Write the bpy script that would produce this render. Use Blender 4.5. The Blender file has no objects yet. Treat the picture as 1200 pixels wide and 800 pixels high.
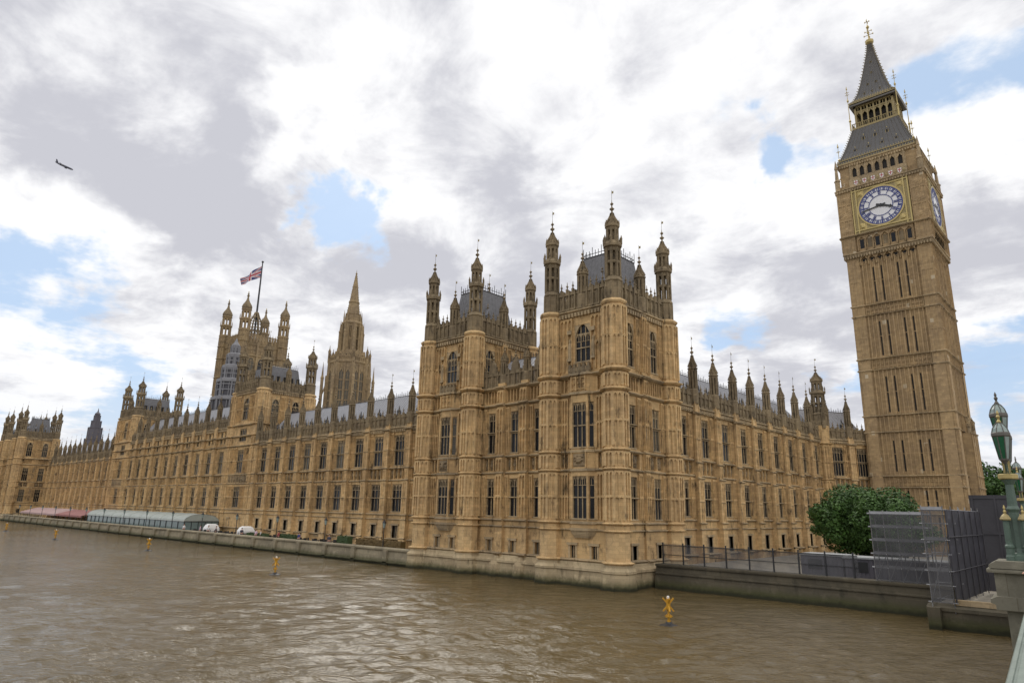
import bpy, math, random
import numpy as np
from mathutils import Vector, Matrix
R = math.radians
random.seed(7)
SC = bpy.context.scene
COL = SC.collection

# ------------------------------------------------------------------ camera
CAM_LOC = Vector((34.507, -51.118, 6.676))
rx = Vector((0.73293, 0.68001, 0.01996)); ux = Vector((0.15128, -0.19151, 0.96976)); fx = Vector((-0.66327, 0.70775, 0.24323))
cd = bpy.data.cameras.new('camera'); cam = bpy.data.objects.new('camera', cd); COL.objects.link(cam)
m3 = Matrix((rx, ux, -fx)).transposed()
cam.matrix_world = Matrix.Translation(CAM_LOC) @ m3.to_4x4()
cd.sensor_fit = 'HORIZONTAL'; cd.sensor_width = 36; cd.lens = 783.1/1200*36
cd.clip_start = 0.1; cd.clip_end = 9000
SC.camera = cam

# ------------------------------------------------------------------ sky, sun, exposure
SUN_EL, SUN_AZ = R(47), math.atan2(-0.80, 0.60)      # azimuth from +Y towards +X
SC.view_settings.view_transform = 'Standard'; SC.view_settings.look = 'None'
SC.view_settings.exposure = 0.05; SC.view_settings.gamma = 1.0; SC.view_settings.use_curve_mapping = False
SC.cycles.max_bounces = 6; SC.cycles.diffuse_bounces = 3; SC.cycles.glossy_bounces = 3; SC.cycles.transparent_max_bounces = 12
sd = bpy.data.lights.new('sun', 'SUN'); sd.energy = 1.0; sd.angle = R(20); sd.color = (1.0, .95, .87)
sun = bpy.data.objects.new('sun', sd); COL.objects.link(sun)
sdir = Vector((math.sin(SUN_AZ)*math.cos(SUN_EL), math.cos(SUN_AZ)*math.cos(SUN_EL), math.sin(SUN_EL)))
sun.rotation_euler = sdir.to_track_quat('Z', 'Y').to_euler(); sun.location = (-120, 90, 200)

class NT:
    """tiny node-tree writer: n(type, out, **inputs) -> socket"""
    def __init__(s, tree): s.t = tree
    def n(s, typ, out=0, props=None, **inp):
        nd = s.t.nodes.new(typ)
        for k, v in (props or {}).items(): setattr(nd, k, v)
        for k, v in inp.items():
            key = int(k[1:]) if k[0] == '_' and k[1:].isdigit() else k.replace('_', ' ')
            sk = nd.inputs[key]
            if isinstance(v, bpy.types.NodeSocket): s.t.links.new(v, sk)
            else: sk.default_value = v
        s.last = nd
        return nd.outputs[out]
    def math(s, op, a, b=0.0, c=None, clamp=False):
        kw = dict(_0=a, _1=b)
        if c is not None: kw['_2'] = c
        return s.n('ShaderNodeMath', 0, dict(operation=op, use_clamp=clamp), **kw)
    def vm(s, op, a, b=(0, 0, 0), out=0): return s.n('ShaderNodeVectorMath', out, dict(operation=op), _0=a, _1=b)
    def ramp(s, fac, a, b, va=0.0, vb=1.0):
        return s.n('ShaderNodeMapRange', 0, dict(interpolation_type='SMOOTHSTEP'), _0=fac, _1=a, _2=b, _3=va, _4=vb)
    def mix(s, fac, a, b, mode='MIX'):
        def c(v): return v if isinstance(v, bpy.types.NodeSocket) or len(v) == 4 else tuple(v)+(1,)
        return s.n('ShaderNodeMix', 2, dict(data_type='RGBA', blend_type=mode), _0=fac, _6=c(a), _7=c(b))
    def noise(s, vec, scale, detail=4, rough=.55, out=0, dist=0.0):
        return s.n('ShaderNodeTexNoise', out, None, Vector=vec, Scale=scale, Detail=detail, Roughness=rough, Distortion=dist)
    def comb(s, x, y, z): return s.n('ShaderNodeCombineXYZ', 0, None, _0=x, _1=y, _2=z)

W = bpy.data.worlds.new('World'); SC.world = W; W.use_nodes = True
wt = W.node_tree; wt.nodes.clear(); q = NT(wt)
sky = q.n('ShaderNodeTexSky', 0, dict(sky_type='NISHITA', sun_disc=False, sun_elevation=SUN_EL, sun_rotation=SUN_AZ, altitude=20, air_density=1.0, dust_density=1.6, ozone_density=1.0))
dirv = q.n('ShaderNodeTexCoord', 0)                     # Generated = view direction for a world
sp = q.t.nodes.new('ShaderNodeSeparateXYZ'); q.t.links.new(dirv, sp.inputs[0])
zc = q.math('MAXIMUM', sp.outputs[2], 0.0)
inv = q.math('DIVIDE', 1.0, q.math('ADD', zc, 0.16))
cx_ = q.math('MULTIPLY', sp.outputs[0], inv); cy_ = q.math('MULTIPLY', sp.outputs[1], inv)
cp = q.comb(cx_, cy_, 0.37)                             # a flat cloud deck seen from below
def blob(d, inner, outer):                              # soft patch of sky round a direction
    d = Vector(d).normalized()
    return q.ramp(q.vm('DOT_PRODUCT', warp, tuple(d), out=1), math.cos(R(outer)), math.cos(R(inner)))
def pxd(px, py): return (rx*((px-600)/783.1) + ux*((400-py)/783.1) + fx)
wz = q.noise(dirv, 3.2, 6, .62, out=1)
warp = q.vm('NORMALIZE', q.vm('ADD', dirv, q.vm('MULTIPLY', q.vm('SUBTRACT', wz, (.5, .5, .5)), (.42, .42, .42))))
n_big = q.noise(cp, 0.75, 7, .56, dist=.15)
n_med = q.noise(q.vm('ADD', cp, (7.3, 2.1, 0)), 1.9, 7, .58)
n_fine = q.noise(cp, 5.0, 9, .62)
cov = q.math('MULTIPLY_ADD', q.math('SUBTRACT', n_fine, .5), .32, n_big)
for (px, py, i, o, w) in [(385, 185, 0, 8, -.15), (350, 245, 0, 5, -.07), (40, 355, 2, 12, -.15), (200, 395, 1, 11, -.12), (865, 125, 0, 6, -.17), (925, 190, 0, 6, -.16), (20, 330, 0, 6, -.12), (1150, 115, 1, 8, -.17),
                          (380, 290, 0, 5, -.10), (860, 355, 0, 5, -.12), (1140, 400, 0, 5, -.1), (20, 90, 0, 4, -.12), (700, 120, 6, 24, .10), (150, 200, 6, 16, .14), (60, 60, 6, 20, .1), (1000, 330, 3, 9, .06), (420, 60, 3, 14, .1), (60, 280, 3, 10, .1), (1170, 250, 2, 8, .08)]:
    cov = q.math('MULTIPLY_ADD', blob(pxd(px, py), i, o), w, cov)
cloud = q.ramp(cov, .33, .44, .05, 1.0)
# thickness decides white or grey underside
n_det = q.noise(q.vm('ADD', cp, (3.1, 9.4, 0)), 3.6, 9, .62, dist=.4)
thick = q.math('ADD', q.math('MULTIPLY_ADD', n_med, .95, q.math('MULTIPLY', cov, .38)), q.math('MULTIPLY', q.math('SUBTRACT', n_det, .5), .85))
for (px, py, i, o, w) in [(190, 165, 2, 11, .12), (70, 225, 2, 10, .08), (260, 215, 1, 7, .08), (520, 60, 4, 12, .04), (840, 305, 1, 6, .16), (600, 300, 3, 11, .06), (960, 400, 2, 8, .11), (1000, 30, 4, 15, .06), (470, 320, 2, 7, .1), (110, 90, 1, 6, -.06),
                          (590, 270, 2, 9, .08), (640, 100, 2, 9, -.12), (420, 110, 2, 7, -.14), (330, 130, 1, 5, -.1), (560, 190, 2, 9, -.08), (800, 200, 4, 14, -.12), (480, 200, 2, 7, -.08), (1160, 170, 2, 8, -.12), (60, 420, 3, 12, -.12), (40, 130, 1, 7, -.1), (1170, 330, 2, 8, .06), (720, 300, 2, 8, -.05)]:
    thick = q.math('MULTIPLY_ADD', blob(pxd(px, py), i, o), w, thick)
grey = q.ramp(thick, .50, .88)
# front-lit clouds behind the viewer, and unseen sky overhead, boosted to light the facades
back = q.math('MAXIMUM', q.ramp(sp.outputs[2], .70, .92), q.math('MULTIPLY', q.ramp(q.vm('DOT_PRODUCT', dirv, (-sdir.x, -sdir.y, 0.0), out=1), .1, .7), q.ramp(sp.outputs[2], .12, .5)))
white = q.mix(back, (10.2, 10.2, 10.3), (20.0, 19.2, 18.0))
dark = q.mix(back, (5.9, 5.95, 6.5), (15.0, 14.6, 14.2))
ccol = q.mix(grey, white, dark)
blue = q.mix(.75, q.vm('MULTIPLY', sky, (.8, .95, 1.15)), (5.3, 6.9, 9.0))
hz = q.ramp(sp.outputs[2], 0.0, .2, .6, 0.0)
skyc = q.mix(cloud, blue, ccol)
skyc = q.mix(hz, skyc, (7.6, 7.9, 8.4))
bg = q.n('ShaderNodeBackground', 0, None, Color=skyc, Strength=0.1)
wo = wt.nodes.new('ShaderNodeOutputWorld'); wt.links.new(bg, wo.inputs[0])

# ------------------------------------------------------------------ materials
MATS = {}
def newmat(name):
    m = bpy.data.materials.new(name); m.use_nodes = True; t = m.node_tree; t.nodes.clear()
    p = t.nodes.new('ShaderNodeBsdfPrincipled'); o = t.nodes.new('ShaderNodeOutputMaterial'); t.links.new(p.outputs[0], o.inputs[0])
    MATS[name] = m
    return m, NT(t), p
def setp(t, p, **kw):
    for k, v in kw.items():
        sk = p.inputs[k.replace('_', ' ')]
        if isinstance(v, bpy.types.NodeSocket): t.t.links.new(v, sk)
        else: sk.default_value = v
def stone(name, c1, c2, dirt, pale=None, bw=.8, bh=.34, soot=.55, mortar=.78, patch=0.0, algae=False):
    m, t, p = newmat(name)
    pos = t.n('ShaderNodeNewGeometry', 0)
    s = t.t.nodes.new('ShaderNodeSeparateXYZ'); t.t.links.new(pos, s.inputs[0])
    a = t.math('ADD', t.math('MULTIPLY', s.outputs[0], .97), t.math('MULTIPLY', s.outputs[1], 1.03))
    v = t.comb(a, s.outputs[2], 0.0)
    br = t.n('ShaderNodeTexBrick', 0, dict(offset=.5), Vector=v, Color1=(.84, .84, .84, 1), Color2=(1.10, 1.10, 1.10, 1), Mortar=(mortar, mortar*.97, mortar*.93, 1), Scale=1.0, Mortar_Size=.012, Mortar_Smooth=.3, Bias=.15, Brick_Width=bw, Row_Height=bh)
    n1 = t.noise(pos, .22, 5, .6); n2 = t.noise(pos, 1.7, 5, .65); n3 = t.noise(pos, 9.0, 4, .6)
    c = t.mix(t.ramp(n1, .36, .64), c1, c2)
    c = t.mix(t.ramp(n2, .5, .72, 0, .55), c, pale or tuple(min(1, x*1.35) for x in c1))
    c = t.mix(1.0, c, br, 'MULTIPLY')
    st = t.noise(t.comb(t.math('MULTIPLY', a, 1.5), t.math('MULTIPLY', s.outputs[2], .5), 0.0), 1.0, 7, .72)   # long soot streaks
    sp2 = t.noise(pos, .55, 6, .7)
    d = t.math('MULTIPLY', t.ramp(st, .48, .66), t.ramp(sp2, .40, .62))
    c = t.mix(t.math('MULTIPLY', d, soot), c, dirt)
    c = t.mix(t.math('MULTIPLY', t.ramp(n3, .55, .8), .35), c, dirt)
    if patch:                                             # replaced, paler blocks
        vo = t.n('ShaderNodeTexVoronoi', 1, dict(feature='F1', distance='CHEBYCHEV'), Vector=t.comb(t.math('MULTIPLY', a, 1.1), t.math('MULTIPLY', s.outputs[2], .8), 0.0), Scale=1.0, Randomness=1.0)
        sv = t.t.nodes.new('ShaderNodeSeparateXYZ'); t.t.links.new(vo, sv.inputs[0])
        dist = t.last.outputs[0] if False else vo.node.outputs[0]
        k = t.math('MULTIPLY', t.ramp(sv.outputs[0], .925, .935), t.ramp(dist, .26, .24))
        c = t.mix(t.math('MULTIPLY', k, patch), c, (.56, .48, .35))
    if algae:
        wob = t.math('MULTIPLY_ADD', n2, .5, s.outputs[2])
        c = t.mix(t.ramp(wob, 1.25, .5, 0, .85), c, (.055, .058, .022))
        c = t.mix(t.ramp(wob, .7, .35, 0, .9), c, (.022, .022, .012))
    h = t.math('ADD', t.math('MULTIPLY', n3, .5), t.math('MULTIPLY', n2, .8))
    bmp = t.n('ShaderNodeBump', 0, None, Strength=.35, Distance=.06, Height=h)
    setp(t, p, Base_Color=c, Roughness=.88, Normal=bmp); p.inputs['Specular IOR Level'].default_value = .25
    return m
STONE = stone('limestone_honey', (.57, .39, .192), (.44, .298, .152), (.055, .041, .027), soot=.92)
WASH = stone('limestone_washed', (.60, .42, .215), (.49, .34, .18), (.07, .053, .036), soot=.8)
TRIM = stone('limestone_weathered', (.44, .335, .20), (.29, .225, .145), (.06, .047, .033), bw=1.1, soot=.9)
CARVE = stone('limestone_carved', (.27, .20, .118), (.20, .152, .096), (.045, .036, .026), soot=.9)  # weathered carving; the shade of its deep relief is also put into the colour
PARA = stone('limestone_grey', (.255, .198, .122), (.18, .14, .09), (.045, .037, .028), soot=.9)
TOWER = stone('limestone_tower', (.40, .285, .155), (.335, .24, .138), (.10, .075, .05), bw=.7, bh=.36, soot=.4, mortar=.8, patch=.8)
PALE = stone('river_ashlar_pale', (.44, .355, .225), (.34, .265, .165), (.12, .092, .055), bw=1.6, bh=.52, soot=.8, algae=True)
EMB = stone('embankment_granite', (.10, .086, .06), (.074, .065, .048), (.045, .042, .03), bw=1.5, bh=.5, soot=.8, algae=True)
EMB2 = stone('terrace_wall_granite', (.28, .24, .165), (.215, .185, .13), (.10, .088, .06), bw=1.5, bh=.5, soot=.6, algae=True)
FARST = stone('limestone_far', (.33, .245, .14), (.25, .188, .118), (.07, .056, .04), bw=.9, bh=.5, soot=.45)
BRST = stone('bridge_granite', (.20, .188, .145), (.165, .152, .118), (.10, .09, .06), bw=2.5, bh=.9, soot=.35)
PAVE = stone('paving', (.30, .27, .22), (.27, .25, .21), (.12, .1, .08), bw=1.2, bh=.6, soot=.3)

def plain(name, col, rough=.6, metal=0.0, var=.25, scale=3.0, bump=0.0, spec=.5):
    m, t, p = newmat(name)
    pos = t.n('ShaderNodeNewGeometry', 0)
    n = t.noise(pos, scale, 5, .6)
    c = t.mix(n, tuple(x*(1-var) for x in col), tuple(min(1, x*(1+var)) for x in col))
    setp(t, p, Base_Color=c, Roughness=rough, Metallic=metal); p.inputs['Specular IOR Level'].default_value = spec
    if bump:
        setp(t, p, Normal=t.n('ShaderNodeBump', 0, None, Strength=bump, Distance=.03, Height=t.noise(pos, scale*6, 3)))
    return m
SLATE = plain('slate_roof', (.16, .16, .172), .5, .0, .45, 2.5, .3)
LEAD = plain('lead_roof', (.25, .253, .275), .45, .0, .22, 1.2, .2)
IRON = plain('cast_iron_roof', (.07, .068, .07), .5, .2, .3, 1.5, .15)
IRONR = plain('cast_iron_rib', (.11, .10, .088), .5, .2, .3, 2)
GOLD = plain('gilding', (.44, .345, .145), .45, .5, .3, 4)
GOLDS = plain('gilded_stone', (.31, .245, .115), .55, .25, .3, 2.5, .3)
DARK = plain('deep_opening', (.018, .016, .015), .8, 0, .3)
BLACK = plain('black_paint', (.02, .02, .022), .45)
BLUE = plain('dial_blue', (.03, .045, .20), .45, 0, .2)
OPAL = plain('dial_opal', (.72, .72, .74), .35, 0, .06)
REDP = plain('red_paint', (.35, .06, .07), .6); WHITEP = plain('white_paint', (.72, .70, .68), .6)
CANV = plain('white_canvas', (.78, .77, .76), .7, 0, .05); PINK = plain('red_canvas', (.30, .135, .125), .8, 0, .35, .5); PINK2 = plain('pink_canvas', (.40, .275, .265), .75, 0, .2, .35)
PVC = plain('marquee_pvc', (.33, .36, .33), .5, 0, .3, .8); CLEAR = plain('marquee_window', (.15, .20, .20), .12, 0, .35, .5)
YEL = plain('buoy_yellow', (.50, .26, .015), .7, 0, .35, 6); GREEN = plain('lamp_green', (.075, .115, .09), .45, 0, .35, 5, .3); GREEND = plain('lamp_glass_green', (.008, .085, .036), .12, 0, .2, 9)
GLASSW = plain('lamp_glass_pale', (.24, .30, .285), .12, 0, .25, 9); RAIL = plain('parapet_green', (.18, .215, .185), .55, 0, .35, 3.5, .3)
STEEL = plain('scaffold_steel', (.33, .33, .34), .4, .6, .3); SHEET = plain('scaffold_sheeting', (.05, .049, .06), .55, 0, .35, .8, .3); HOARD = plain('dark_hoarding', (.045, .043, .05), .7, 0, .6, .6, .2)
SKIN = plain('skin', (.55, .30, .21), .55, 0, .1, 12); BARK = plain('bark', (.10, .075, .05), .9)
CLO1 = plain('clothes_dark', (.04, .045, .07), .8); CLO2 = plain('clothes_pink', (.55, .40, .48), .8); CLO3 = plain('clothes_white', (.6, .6, .6), .8); HAIR = plain('hair', (.04, .025, .015), .7)
NAVY = plain('flag_blue', (.035, .04, .17), .7); FRED = plain('flag_red', (.42, .04, .06), .7); FWHT = plain('flag_white', (.66, .62, .64), .7)
JET = plain('aircraft_paint', (.05, .055, .085), .4)
CABIN = plain('cabin_grey', (.10, .095, .115), .6, 0, .3, .7); ROOFW = plain('cabin_roof', (.30, .31, .32), .5, 0, .2, .8)
OFFI = stone('office_stone', (.20, .185, .17), (.17, .16, .15), (.08, .075, .07))
LEADM = plain('scaffold_wrap', (.19, .19, .205), .6, 0, .25, .5)

def glassmat():
    m, t, p = newmat('window_glass')
    pos = t.n('ShaderNodeNewGeometry', 0)
    oi = t.t.nodes.new('ShaderNodeObjectInfo')
    rnd = oi.outputs['Random']
    c = t.mix(t.ramp(rnd, .55, .95), (.010, .011, .014), (.05, .058, .07))
    c = t.mix(t.ramp(rnd, .9, .91, 0, .8), c, (.17, .15, .11))
    s = t.t.nodes.new('ShaderNodeSeparateXYZ'); t.t.links.new(pos, s.inputs[0])
    a = t.math('ADD', s.outputs[0], s.outputs[1])
    v = t.comb(a, s.outputs[2], 0.0)
    br = t.n('ShaderNodeTexBrick', 0, dict(offset=0.0), Vector=v, Color1=(1, 1, 1, 1), Color2=(.75, .75, .75, 1), Mortar=(.25, .25, .25, 1), Scale=1.0, Mortar_Size=.02, Brick_Width=.19, Row_Height=.26)
    c = t.mix(1.0, c, br, 'MULTIPLY')
    bmp = t.n('ShaderNodeBump', 0, None, Strength=.5, Distance=.03, Height=t.noise(pos, 3.5, 3))
    setp(t, p, Base_Color=c, Roughness=t.ramp(br, .3, .7, .5, .14), Normal=bmp); p.inputs['Specular IOR Level'].default_value = .28
    return m
GLASS = glassmat()
def leafmat():
    m, t, p = newmat('foliage')
    pos = t.n('ShaderNodeNewGeometry', 0)
    c = t.mix(t.ramp(t.noise(pos, .8, 4), .35, .65), (.026, .062, .013), (.06, .128, .024))
    c = t.mix(t.ramp(t.noise(pos, 7, 2), .5, .75, 0, .6), c, (.095, .165, .04))
    setp(t, p, Base_Color=c, Roughness=.55); p.inputs['Specular IOR Level'].default_value = .3
    return m
LEAF = leafmat()
HEDGE = plain('hedge_leaves', (.045, .075, .025), .8, 0, .5, 3); HEDGEB = plain('autumn_hedge', (.13, .085, .03), .8, 0, .5, 3)
def netmat():
    m, t, p = newmat('debris_netting')
    pos = t.n('ShaderNodeNewGeometry', 0)
    n = t.noise(pos, .9, 5, .6)
    setp(t, p, Base_Color=t.mix(n, (.05, .05, .056), (.15, .15, .16)), Roughness=.8, Alpha=t.ramp(t.noise(pos, .5, 4), .3, .7, .42, .7))
    return m
NET = netmat()
def watermat():
    m, t, p = newmat('river_water')
    pos = t.n('ShaderNodeNewGeometry', 0)
    pr = t.comb(t.math('MULTIPLY', t.vm('DOT_PRODUCT', pos, (-.66, .75, 0), out=1), 1.7), t.math('MULTIPLY', t.vm('DOT_PRODUCT', pos, (.75, .66, 0), out=1), .62), 0.0)
    n1 = t.noise(pr, .8, 4, .55); n2 = t.noise(pr, 3.2, 5, .62)
    calm = t.ramp(t.noise(pos, .05, 3, .6), .38, .62, .45, 1.1)
    h = t.math('MULTIPLY', t.math('ADD', n1, t.math('MULTIPLY', n2, .32)), calm)
    bmp = t.n('ShaderNodeBump', 0, None, Strength=.85, Distance=.3, Height=h)
    c = t.mix(t.noise(pos, .12, 4), (.088, .064, .029), (.112, .083, .039))
    setp(t, p, Base_Color=c, Roughness=.1, Normal=bmp, IOR=1.33)
    return m
WATER = watermat()

# ------------------------------------------------------------------ mesh helpers
class MB:
    def __init__(s): s.v = []; s.f = []; s.mi = []; s.mats = []; s.cur = 0; s.at((0, 0, 0), 0)
    def at(s, o, rot=0.0): s.o = Vector(o); s.c = math.cos(rot); s.sn = math.sin(rot); return s
    def mat(s, m):
        if m not in s.mats: s.mats.append(m)
        s.cur = s.mats.index(m); return s
    def P(s, a, d, z):                     # a along the face, d outward, z up
        return (s.o.x + s.c*a + s.sn*d, s.o.y + s.sn*a - s.c*d, s.o.z + z)
    def add(s, pts, faces):
        b = len(s.v); s.v += pts
        for f in faces: s.f.append([b+i for i in f]); s.mi.append(s.cur)
    def box(s, a0, a1, d0, d1, z0, z1):
        P = s.P
        s.add([P(a0, d0, z0), P(a1, d0, z0), P(a1, d1, z0), P(a0, d1, z0), P(a0, d0, z1), P(a1, d0, z1), P(a1, d1, z1), P(a0, d1, z1)],
              [(0, 1, 2, 3), (4, 7, 6, 5), (0, 4, 5, 1), (1, 5, 6, 2), (2, 6, 7, 3), (3, 7, 4, 0)])
        return s
    def prism(s, poly, d0, d1):            # poly [(a,z)] counter-clockwise seen from outside
        n = len(poly)
        s.add([s.P(a, d1, z) for a, z in poly] + [s.P(a, d0, z) for a, z in poly],
              [tuple(range(n)), tuple(range(2*n-1, n-1, -1))] + [(i, n+i, n+(i+1) % n, (i+1) % n) for i in range(n)])
    def strip(s, prof, a0, a1):            # prof [(d,z)] extruded along the face
        n = len(prof)
        s.add([s.P(a0, d, z) for d, z in prof] + [s.P(a1, d, z) for d, z in prof],
              [tuple(range(n)), tuple(range(2*n-1, n-1, -1))] + [(i, n+i, n+(i+1) % n, (i+1) % n) for i in range(n)])
    def string(s, z, a0, a1, h=.3, p=.22, d=0.0):
        p = p*1.25  # moulded string course with a weathered top
        s.strip([(d-.05, z-h*.5), (d+p*.45, z-h*.5), (d+p, z-h*.1), (d+p, z+h*.12), (d-.05, z+h*.5)], a0, a1)
    def lathe(s, a, d, prof, n=8, rot=None, cap=True):
        rot = math.pi/n if rot is None else rot
        pts = []; fs = []
        for r, z in prof:
            for k in range(n):
                t = rot+2*math.pi*k/n; pts.append(s.P(a+r*math.cos(t), d+r*math.sin(t), z))
        for i in range(len(prof)-1):
            for k in range(n):
                k2 = (k+1) % n; fs.append((i*n+k, i*n+k2, (i+1)*n+k2, (i+1)*n+k))
        if cap: fs.append(tuple(range(n-1, -1, -1))); fs.append(tuple((len(prof)-1)*n+k for k in range(n)))
        s.add(pts, fs)
    def posts(s, a, d, r, z0, z1, n=8, w=.16, rot=None):
        rot = math.pi/n if rot is None else rot
        for k in range(n):
            t = rot+2*math.pi*k/n; x, y = a+r*math.cos(t), d+r*math.sin(t)
            s.box(x-w/2, x+w/2, y-w/2, y+w/2, z0, z1)
    def bar(s, p, q_, w=.05, n=4, w2=None):         # world-space tapered bar
        p, q_ = Vector(p), Vector(q_); d = (q_-p)
        if d.length < 1e-6: return
        d.normalize(); u = d.orthogonal().normalized(); v = d.cross(u); w2 = w if w2 is None else w2
        pts = []
        for c, ww in ((p, w), (q_, w2)):
            for k in range(n):
                t = 2*math.pi*(k+.5)/n; e = c+u*(math.cos(t)*ww)+v*(math.sin(t)*ww); pts.append((e.x, e.y, e.z))
        s.add(pts, [(k, (k+1) % n, n+(k+1) % n, n+k) for k in range(n)] + [tuple(range(n-1, -1, -1)), tuple(range(n, 2*n))])
    def build(s, name, parent=None, fix=True, smooth=False):
        me = bpy.data.meshes.new(name)
        nl = sum(len(f) for f in s.f)
        me.from_pydata(s.v, [], s.f)
        for m in s.mats: me.materials.append(m)
        me.polygons.foreach_set('material_index', np.array(s.mi, dtype=np.int32))
        if smooth: me.polygons.foreach_set('use_smooth', np.ones(len(s.f), dtype=bool))
        me.update()
        if fix:
            import bmesh
            bm = bmesh.new(); bm.from_mesh(me); bmesh.ops.recalc_face_normals(bm, faces=bm.faces); bm.to_mesh(me); bm.free()
        return link(name, me, parent)
def link(name, me, parent=None, loc=None, rot=0.0):
    o = bpy.data.objects.new(name, me); COL.objects.link(o)
    if loc is not None: o.location = loc; o.rotation_euler = (0, 0, rot)
    if parent is not None:
        o.parent = parent
    return o
def bpar(name, mb, parent):
    """build a mesh given in world coordinates and hang it under a thing (thing origins differ from the world's)"""
    o = mb.build(name)
    w = world_loc(parent)
    off = np.array(w, dtype=np.float32)
    n = len(o.data.vertices); co = np.empty(n*3, dtype=np.float32); o.data.vertices.foreach_get('co', co)
    co = (co.reshape(-1, 3)-off).ravel(); o.data.vertices.foreach_set('co', co); o.data.update()
    o.parent = parent
    return o
def world_loc(o):
    l = Vector((0, 0, 0))
    while o is not None: l = l+o.location; o = o.parent
    return l
def tag(o, label=None, cat=None, group=None, kind=None):
    if label: o['label'] = label
    if cat: o['category'] = cat
    if group: o['group'] = group
    if kind: o['kind'] = kind
    return o
def thing(name, label, cat, loc=(0, 0, 0), group=None):
    o = bpy.data.objects.new(name, None); COL.objects.link(o); o.location = loc
    return tag(o, label, cat, group)
def copy_tree(o, parent=None):
    c = o.copy(); COL.objects.link(c); c.parent = parent
    for ch in list(o.children): copy_tree(ch, c)
    return c
def single(name, mb, label, cat, loc, group=None, kind=None):
    """a thing that is one mesh, built in world coordinates, origin moved to loc"""
    o = mb.build(name); off = np.array(loc, dtype=np.float32)
    n = len(o.data.vertices); co = np.empty(n*3, dtype=np.float32); o.data.vertices.foreach_get('co', co)
    o.data.vertices.foreach_set('co', (co.reshape(-1, 3)-off).ravel()); o.data.update(); o.location = loc
    return tag(o, label, cat, group, kind)

# ------------------------------------------------------------------ gothic kit
WCACHE = {}
def window_mesh(w, h, n, transoms, arched, rich):
    key = (round(w, 2), round(h, 2), n, tuple(transoms), arched, rich)
    if key in WCACHE: return WCACHE[key]
    mb = MB().mat(TRIM); hw = w/2
    mb.box(-hw, -hw+.08, -.32, -.1, 0, h); mb.box(hw-.08, hw, -.32, -.1, 0, h); mb.box(-hw, hw, -.32, .06, -.03, .1)
    lw = (w-.16)/n
    head = h-(.9 if arched else .0)
    for i in range(1, n):
        a = -hw+.08+lw*i
        big = .075
        mb.box(a-big/2, a+big/2, -.27, -.15, .1, h-.02)
    for t in transoms: mb.box(-hw+.08, hw-.08, -.28, -.12, t-.06, t+.06)
    levels = [head]
    for zt in levels:                                   # cusped head of every light
        for i in range(n):
            a0 = -hw+.08+lw*i; a1 = a0+lw; am = (a0+a1)/2; e = min(.42, lw*.7)
            mb.prism([(a0+.03, zt-e), (am-.02, zt-.02), (am-.02, zt), (a0+.03, zt)], -.26, -.16)
            mb.prism([(a1-.03, zt-e), (a1-.03, zt), (am+.02, zt), (am+.02, zt-.02)], -.26, -.16)
    if rich:                                            # panel tracery in the head
        zt = head
        for i in range(n):
            a0 = -hw+.08+lw*i
            mb.box(a0+lw*.5-.025, a0+lw*.5+.025, -.25, -.17, zt-.8, zt-.01)
        mb.box(-hw+.08, hw-.08, -.25, -.16, zt-.86, zt-.8)
    if arched:                                          # spandrels of a four-centred arch
        k = 7
        for sg in (-1, 1):
            prev = (hw, h-1.25)
            for j in range(1, k+1):
                t = j/k; a = hw*(1-t)**1.0; z = h-1.25+1.25*math.sin(t*math.pi/2)**.8
                quad = [(sg*prev[0], prev[1]), (sg*hw, prev[1]), (sg*hw, z), (sg*a, z)]
                mb.prism(quad if sg > 0 else quad[::-1], -.3, -.03); prev = (a, z)
    o = mb.build('window'); me = o.data; bpy.data.objects.remove(o)
    g = MB().mat(GLASS); ph = h-.05
    pp = [(-hw+.06, .08), (hw-.06, .08), (hw-.06, ph), (-hw+.06, ph)]
    g.add([g.P(a, -.24, z) for a, z in pp], [(0, 1, 2, 3)])
    o = g.build('pane', fix=False); pm = o.data; bpy.data.objects.remove(o)
    WCACHE[key] = (me, pm); return me, pm
def put_window(parent, o, rot, a, z, w, h, n=3, transoms=(), arched=False, rich=1, d=0.0):
    me, pm = window_mesh(w, h, n, transoms, arched, rich)
    c, s = math.cos(rot), math.sin(rot)
    loc = Vector((o[0]+c*a+s*d, o[1]+s*a-c*d, o[2]+z))
    win = link('window', me, parent, loc-world_loc(parent), rot)
    link('pane', pm, win, (0, 0, 0))
    return win
def wall(mb, a0, a1, z0, z1, holes, d0=-.6, d1=0.0):
    """wall slab with openings; holes [(a0,a1,z0,z1)]"""
    As = sorted({a0, a1, *[h[0] for h in holes], *[h[1] for h in holes]}); Zs = sorted({z0, z1, *[h[2] for h in holes], *[h[3] for h in holes]})
    As = [a for a in As if a0 <= a <= a1]; Zs = [z for z in Zs if z0 <= z <= z1]
    for i in range(len(As)-1):
        run = None
        for j in range(len(Zs)-1):
            am, zm = (As[i]+As[i+1])/2, (Zs[j]+Zs[j+1])/2
            solid = not any(h[0] < am < h[1] and h[2] < zm < h[3] for h in holes)
            if solid: run = [Zs[j], Zs[j+1]] if run is None else [run[0], Zs[j+1]]
            if (not solid or j == len(Zs)-2) and run:
                mb.box(As[i], As[i+1], d0, d1, run[0], run[1]); run = None
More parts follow.
